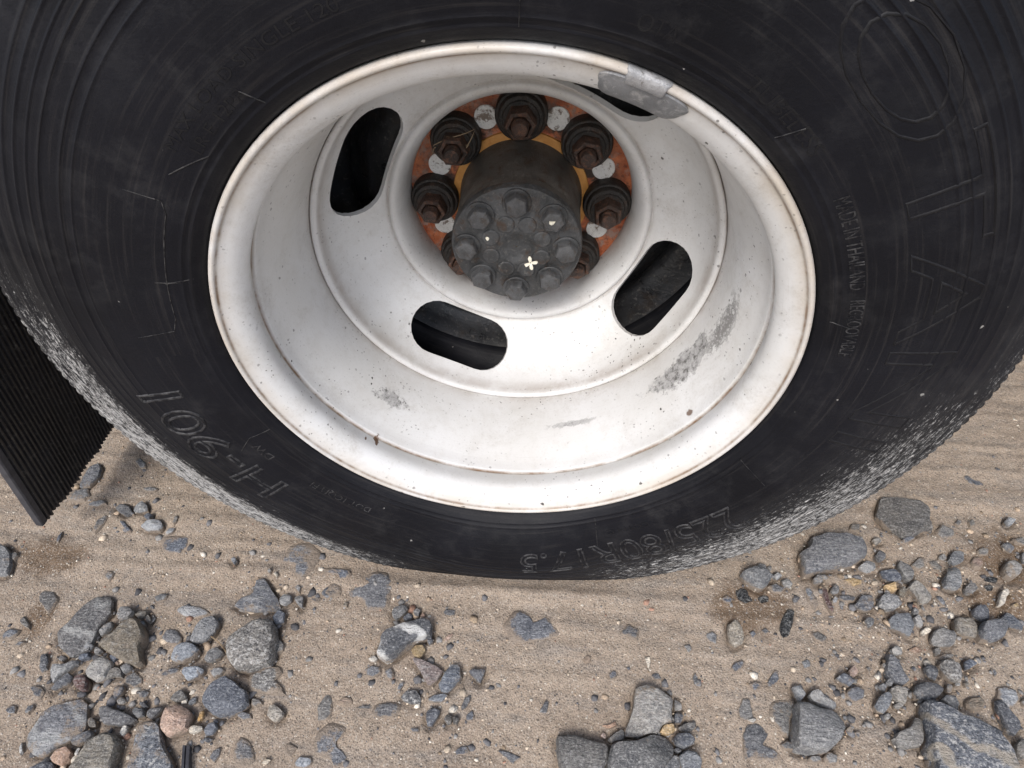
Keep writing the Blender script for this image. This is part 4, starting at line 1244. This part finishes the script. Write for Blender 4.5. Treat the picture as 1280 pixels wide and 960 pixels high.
REFN = (('round grey stone half', 'round half-sunk stone'), ('long banded', 'long banded stone'), ('large blocky brown', 'blocky brown-grey stone'), ('purplish', 'purplish red pebble'), ('broad flat', 'broad flat bluish stone'),
        ('smooth grey-brown', 'smooth grey-brown boulder'), ('pink-tan', 'pink-tan pebble'), ('tall tapering', 'tall tapering stone'), ('dark triangular', 'dark half-buried triangular stone'), ('leaf-shaped grey', 'leaf-shaped pebble'),
        ('large stone speckled', 'big speckled stone'), ('diamond', 'diamond-shaped dark stone'), ('salmon', 'salmon-tinted stone'), ('long stone streaked', 'quartz-streaked long stone'), ('one pale stripe', 'pale-striped dark stone'),
        ('straight edge', 'straight-edged dark slab'), ('notched edge', 'notched slab'), ('palest and', 'palest slab'), ('dark grey triangular', 'triangular stone in the damp patch'), ('pale oval', 'pale upright oval stone'),
        ('deep gap', 'blocky stone with a deep gap'), ('jagged', 'jagged dark slab'), ('large smooth dark', 'smooth dark stone by the tyre'), ('yellowish wedge-shaped', 'yellowish wedge pebble'), ('light speckled stone just', 'light speckled stone'),
        ('upright grey', 'upright two-toned stone'), ('round mottled', 'round mottled stone'), ('white kidney', 'white kidney-shaped pebble'), ('arrowhead', 'arrowhead-shaped stone'), ('squarish', 'squarish stone'),
        ('egg-like', 'egg-like dark stone'), ('long dark stone', 'long dark stone'), ('mottled black', 'mottled angular stone'), ('smooth oval dark', 'smooth oval dark stone'), ('pale blocky', 'pale blocky pebble'),
        ('largest flat', 'largest slab'), ('long blue-grey', 'long blue-grey stone'), ('dark oval stone lying', 'dark oval stone by the mud flap'), ('dark rounded stone', 'dark rounded stone'))
REFS = [(p.mean(0), r) for h, t, l, p in STONES if l for k, r in REFN if l.startswith(k) or (k in l and ' beside' not in l.split(k)[0] and ' against' not in l.split(k)[0] and ' behind' not in l.split(k)[0] and ' between' not in l.split(k)[0] and ' touching' not in l.split(k)[0] and ' to ' not in l.split(k)[0])]
for idx, (h, tone, lab, poly) in enumerate(STONES):
    rs = np.random.default_rng(100 + idx)
    flush = h < 0.0065
    V, F, c, edge = stone_mesh(poly, max(h * 0.82, 0.0026), rs, flush)
    gz = float(gheight(c[0], c[1]))
    top_level = h >= 0.0068
    name = ('stone' if h >= 0.0115 else 'pebble') if top_level else 'embedded_stone'
    o = mesh_obj(name, V, F, M[TMAT.get(tone, 'stone')], None if top_level else ground, sharp=36, loc=(c[0], c[1], gz))
    fattr(o, 'edge', edge)
    col = np.array(TONE[tone]) * rs.uniform(0.80, 1.25) * (1 + rs.normal(0, 1) * np.array([0.06, 0.015, -0.05]))
    dust = rs.uniform(0.35, 0.80) if flush else rs.uniform(0.20, 0.62)
    if lab and ('sand lying' in lab or 'dusted' in lab): dust = 0.75
    o.color = (*col, dust)
    if top_level:
        kind_w = 'stone' if h >= 0.0115 else 'pebble'
        if lab:
            tag(o, lab, kind_w, 'loose stones around the wheel')
        else:
            dd_ = [np.linalg.norm(np.array(q) - c) for q, _ in REFS]
            ev = np.linalg.eigvalsh(np.cov((poly - c).T))
            shape = 'elongated' if ev[1] > 3.2 * ev[0] else 'stubby'
            ar = math.sqrt(ev[0] * ev[1])
            size = 'tiny' if ar < 9e-6 else ('small' if ar < 24e-6 else 'medium')
            tag(o, f'{size} {shape} {WORD[tone]} {kind_w} beside the {REFS[int(np.argmin(dd_))][1]}', kind_w, 'loose pebbles around the wheel')

# ------------------------------------------------------------------ gravel and grit nobody could count
ico = bmesh.new(); bmesh.ops.create_icosphere(ico, subdivisions=1, radius=1.0)
iv = np.array([v.co[:] for v in ico.verts]); if_ = np.array([[v.index for v in f.verts] for f in ico.faces]); ico.free()
cent = np.array([p.mean(0) for h, t, l, p in STONES if h >= 0.006])
PAL = np.array([(0.60, 0.56, 0.48), (0.52, 0.44, 0.34), (0.42, 0.33, 0.24), (0.25, 0.245, 0.235), (0.16, 0.16, 0.165), (0.09, 0.09, 0.095), (0.36, 0.22, 0.16), (0.30, 0.235, 0.165)])
def scatter(name, label, count, rmin, rmax, near, spread, pal_p, kind):
    r2 = np.random.default_rng(len(name) * 13 + count)
    nn = int(count * near)
    ci = cent[r2.integers(0, len(cent), nn)] + r2.normal(0, spread, (nn, 2))
    un = np.stack([r2.uniform(-0.80, 1.0, count - nn), r2.uniform(-0.36, 0.30, count - nn)], 1)
    P = np.vstack([ci, un])
    keep = ~((np.abs(P[:, 0]) < 0.20) & (P[:, 1] > -0.026) & (P[:, 1] < 0.2))
    P = P[keep]
    n = len(P)
    rad = rmin + (rmax - rmin) * r2.random(n) ** 2.6
    S = np.stack([r2.uniform(0.75, 1.3, n), r2.uniform(0.75, 1.3, n), r2.uniform(0.38, 0.70, n)], 1) * rad[:, None]
    A = r2.uniform(0, 2 * math.pi, n)
    base = iv[None] * (1 + 0.26 * r2.normal(0, 1, (n, len(iv), 1)).clip(-1.4, 1.4)) * S[:, None]
    ca, sa = np.cos(A)[:, None], np.sin(A)[:, None]
    X = base[..., 0] * ca - base[..., 1] * sa + P[:, 0:1]
    Y = base[..., 0] * sa + base[..., 1] * ca + P[:, 1:2]
    Z = base[..., 2] + (gheight(P[:, 0], P[:, 1]) + rad * 0.05)[:, None]
    VV = np.stack([X, Y, Z], -1).reshape(-1, 3)
    FF = (if_[None] + (np.arange(n) * len(iv))[:, None, None]).reshape(-1, 3)
    me = bpy.data.meshes.new(name)
    me.vertices.add(len(VV)); me.vertices.foreach_set('co', VV.ravel())
    me.loops.add(FF.size); me.loops.foreach_set('vertex_index', FF.ravel())
    me.polygons.add(len(FF)); me.polygons.foreach_set('loop_start', np.arange(0, FF.size, 3))
    me.update(); me.validate()
    pc = PAL[r2.choice(len(PAL), n, p=pal_p)] * r2.uniform(0.8, 1.2, (n, 1))
    cl = np.ones((len(VV), 4), np.float32); cl[:, :3] = np.repeat(pc, len(iv), 0)
    at_ = me.attributes.new('tint', 'FLOAT_COLOR', 'POINT'); at_.data.foreach_set('color', cl.ravel())
    me.materials.append(M['gravel'])
    o = link(name, me, None, False)
    tag(o, label, 'gravel', kind='stuff')
    return o
scatter('fine_gravel', 'fine mixed gravel chips strewn among the larger stones', 1300, 0.0013, 0.0054, 0.80, 0.032, [.09, .07, .12, .26, .26, .12, .03, .05], 'stuff')
scatter('sand_grit', 'loose sand grit and tiny pale grains over the dirt', 6500, 0.0006, 0.0018, 0.45, 0.06, [.26, .22, .16, .10, .08, .08, .04, .06], 'stuff')

# ------------------------------------------------------------------ small debris
# cream flower with four petals stuck on the hub face
fl = empty('fallen_blossom', at(0, 0) and (0.0, 0, 0))
def fpos(r, deg, y): x, z = at(r, deg); return Vector((x, y / 1000, z))
fc = fpos(22, -48, 158.8)
fl.location = fc
tag(fl, 'tiny cream four-petalled blossom stuck to the hub face', 'blossom')
for k_, (a, ln_) in enumerate(((98, 8), (14, 7.5), (207, 6.5), (282, 8.5))):
    e = Vector((math.cos(R_(a)), 0, math.sin(R_(a)))); t = Vector((-e.z, 0, e.x)); nrm = Vector((0, -1, 0))
    V, F = [], []
    for i, (u, w_, z_) in enumerate(((0.6, 0.9, 0.3), (3.2, 1.7, 1.1), (6.0, 1.9, 1.3), (ln_, 0.8, 0.6))):
        for s_, zz in ((-1, 0.25), (0, 0), (1, 0.25)):
            V.append((e * u + t * w_ * s_ + nrm * (z_ + zz)) / 1000)
        for s_, zz in ((-1, -0.35), (0, -0.5), (1, -0.35)):
            V.append((e * u + t * w_ * s_ + nrm * (z_ + zz)) / 1000)
    for i in range(3):
        b_ = i * 6
        for q in (0, 1, 3, 4):
            F.append((b_ + q, b_ + q + 1, b_ + q + 7, b_ + q + 6))
        F.append((b_, b_ + 6, b_ + 9, b_ + 3)); F.append((b_ + 2, b_ + 5, b_ + 11, b_ + 8))
    F.append((0, 3, 4, 1)); F.append((1, 4, 5, 2)); F.append((18, 19, 22, 21)); F.append((19, 20, 23, 22))
    mesh_obj('petal', V, F, M['petal'], fl)
for nm, r, dg_, y, s_, lab in (('bird_dropping', 50, 47, 149.0, 2.6, 'tiny white speck of dropping on a hub bolt head'), ('paint_fleck', 31, 160, 158.9, 2.0, 'tiny white fleck on the hub face near its centre')):
    V = [Vector((v[0], v[1] * 0.45, v[2])) * s_ * (1 + 0.2 * rng.normal()) / 1000 for v in iv]
    o = mesh_obj(nm, V, [tuple(f) for f in if_], M['petal'], None, loc=fpos(r, dg_, y))
    tag(o, lab, 'speck')
# dry straw caught on the nut
sp = empty('dry_straw', fpos(96, 135, 234))
tag(sp, 'bits of dry straw caught across one rusty wheel nut', 'straw')
for a, b in (((-20, -4, 4), (22, -2, 22)), ((8, -6, -10), (22, -2, 20)), ((-18, -3, 2), (-24, 4, -8)), ((-6, -5, 14), (16, -4, 6))):
    a, b = Vector(a), Vector(b)
    pts = [a.lerp(b, t) + Vector((0, -2.5 * math.sin(math.pi * t), 1.5 * math.sin(5 * t))) for t in np.linspace(0, 1, 7)]
    tube([p / 1000 for p in pts], [0.0005, .0006, .0006, .0006, .0005, .0005, .0003], M['straw'], 'stalk', sp, 5)
# straw on the sand and a strip of black rubber sticking out of it
gz = float(gheight(-0.33, -0.115))
o = tube([(-0.345 + 0.033 * t, -0.104 - 0.024 * t + 0.003 * math.sin(3 * t), gz + 0.0025 + 0.002 * math.sin(4 * t)) for t in np.linspace(0, 1, 9)], [0.0007] * 8 + [0.0003], M['straw'], 'straw_stem', None, 5)
tag(o, 'thin dry straw stem lying on sand by the speckled stone', 'straw')
bs = empty('rubber_strip', (-0.316, -0.230, 0.0))
tag(bs, 'short black ridged rubber strip sticking out of the sand', 'rubber strip')
for k_, dx in enumerate((-2.6, 0.6)):
    V, F = [], []
    sec = [(-1.9, -6), (-1.9, 3.4), (-1.2, 4.6 - k_), (1.2, 4.6 - k_), (1.7, 3.4), (1.7, -6)]
    nseg = 12
    for i in range(nseg + 1):
        t = i / nseg
        cx, cy = -6 + 14 * t + dx * 1.3, 13 - 36 * t
        for x, z in sec:
            V.append(((cx + x) / 1000, cy / 1000, (z + 1.2 * math.sin(3 * t) + 1.2) / 1000))
    ms = len(sec)
    for i in range(nseg):
        for j in range(ms):
            q = (j + 1) % ms
            F.append((i * ms + j, i * ms + q, (i + 1) * ms + q, (i + 1) * ms + j))
    F.append(tuple(range(ms))[::-1]); F.append(tuple(range(nseg * ms, nseg * ms + ms)))
    mesh_obj('ridge', V, F, M['flapedge'], bs, sharp=30)
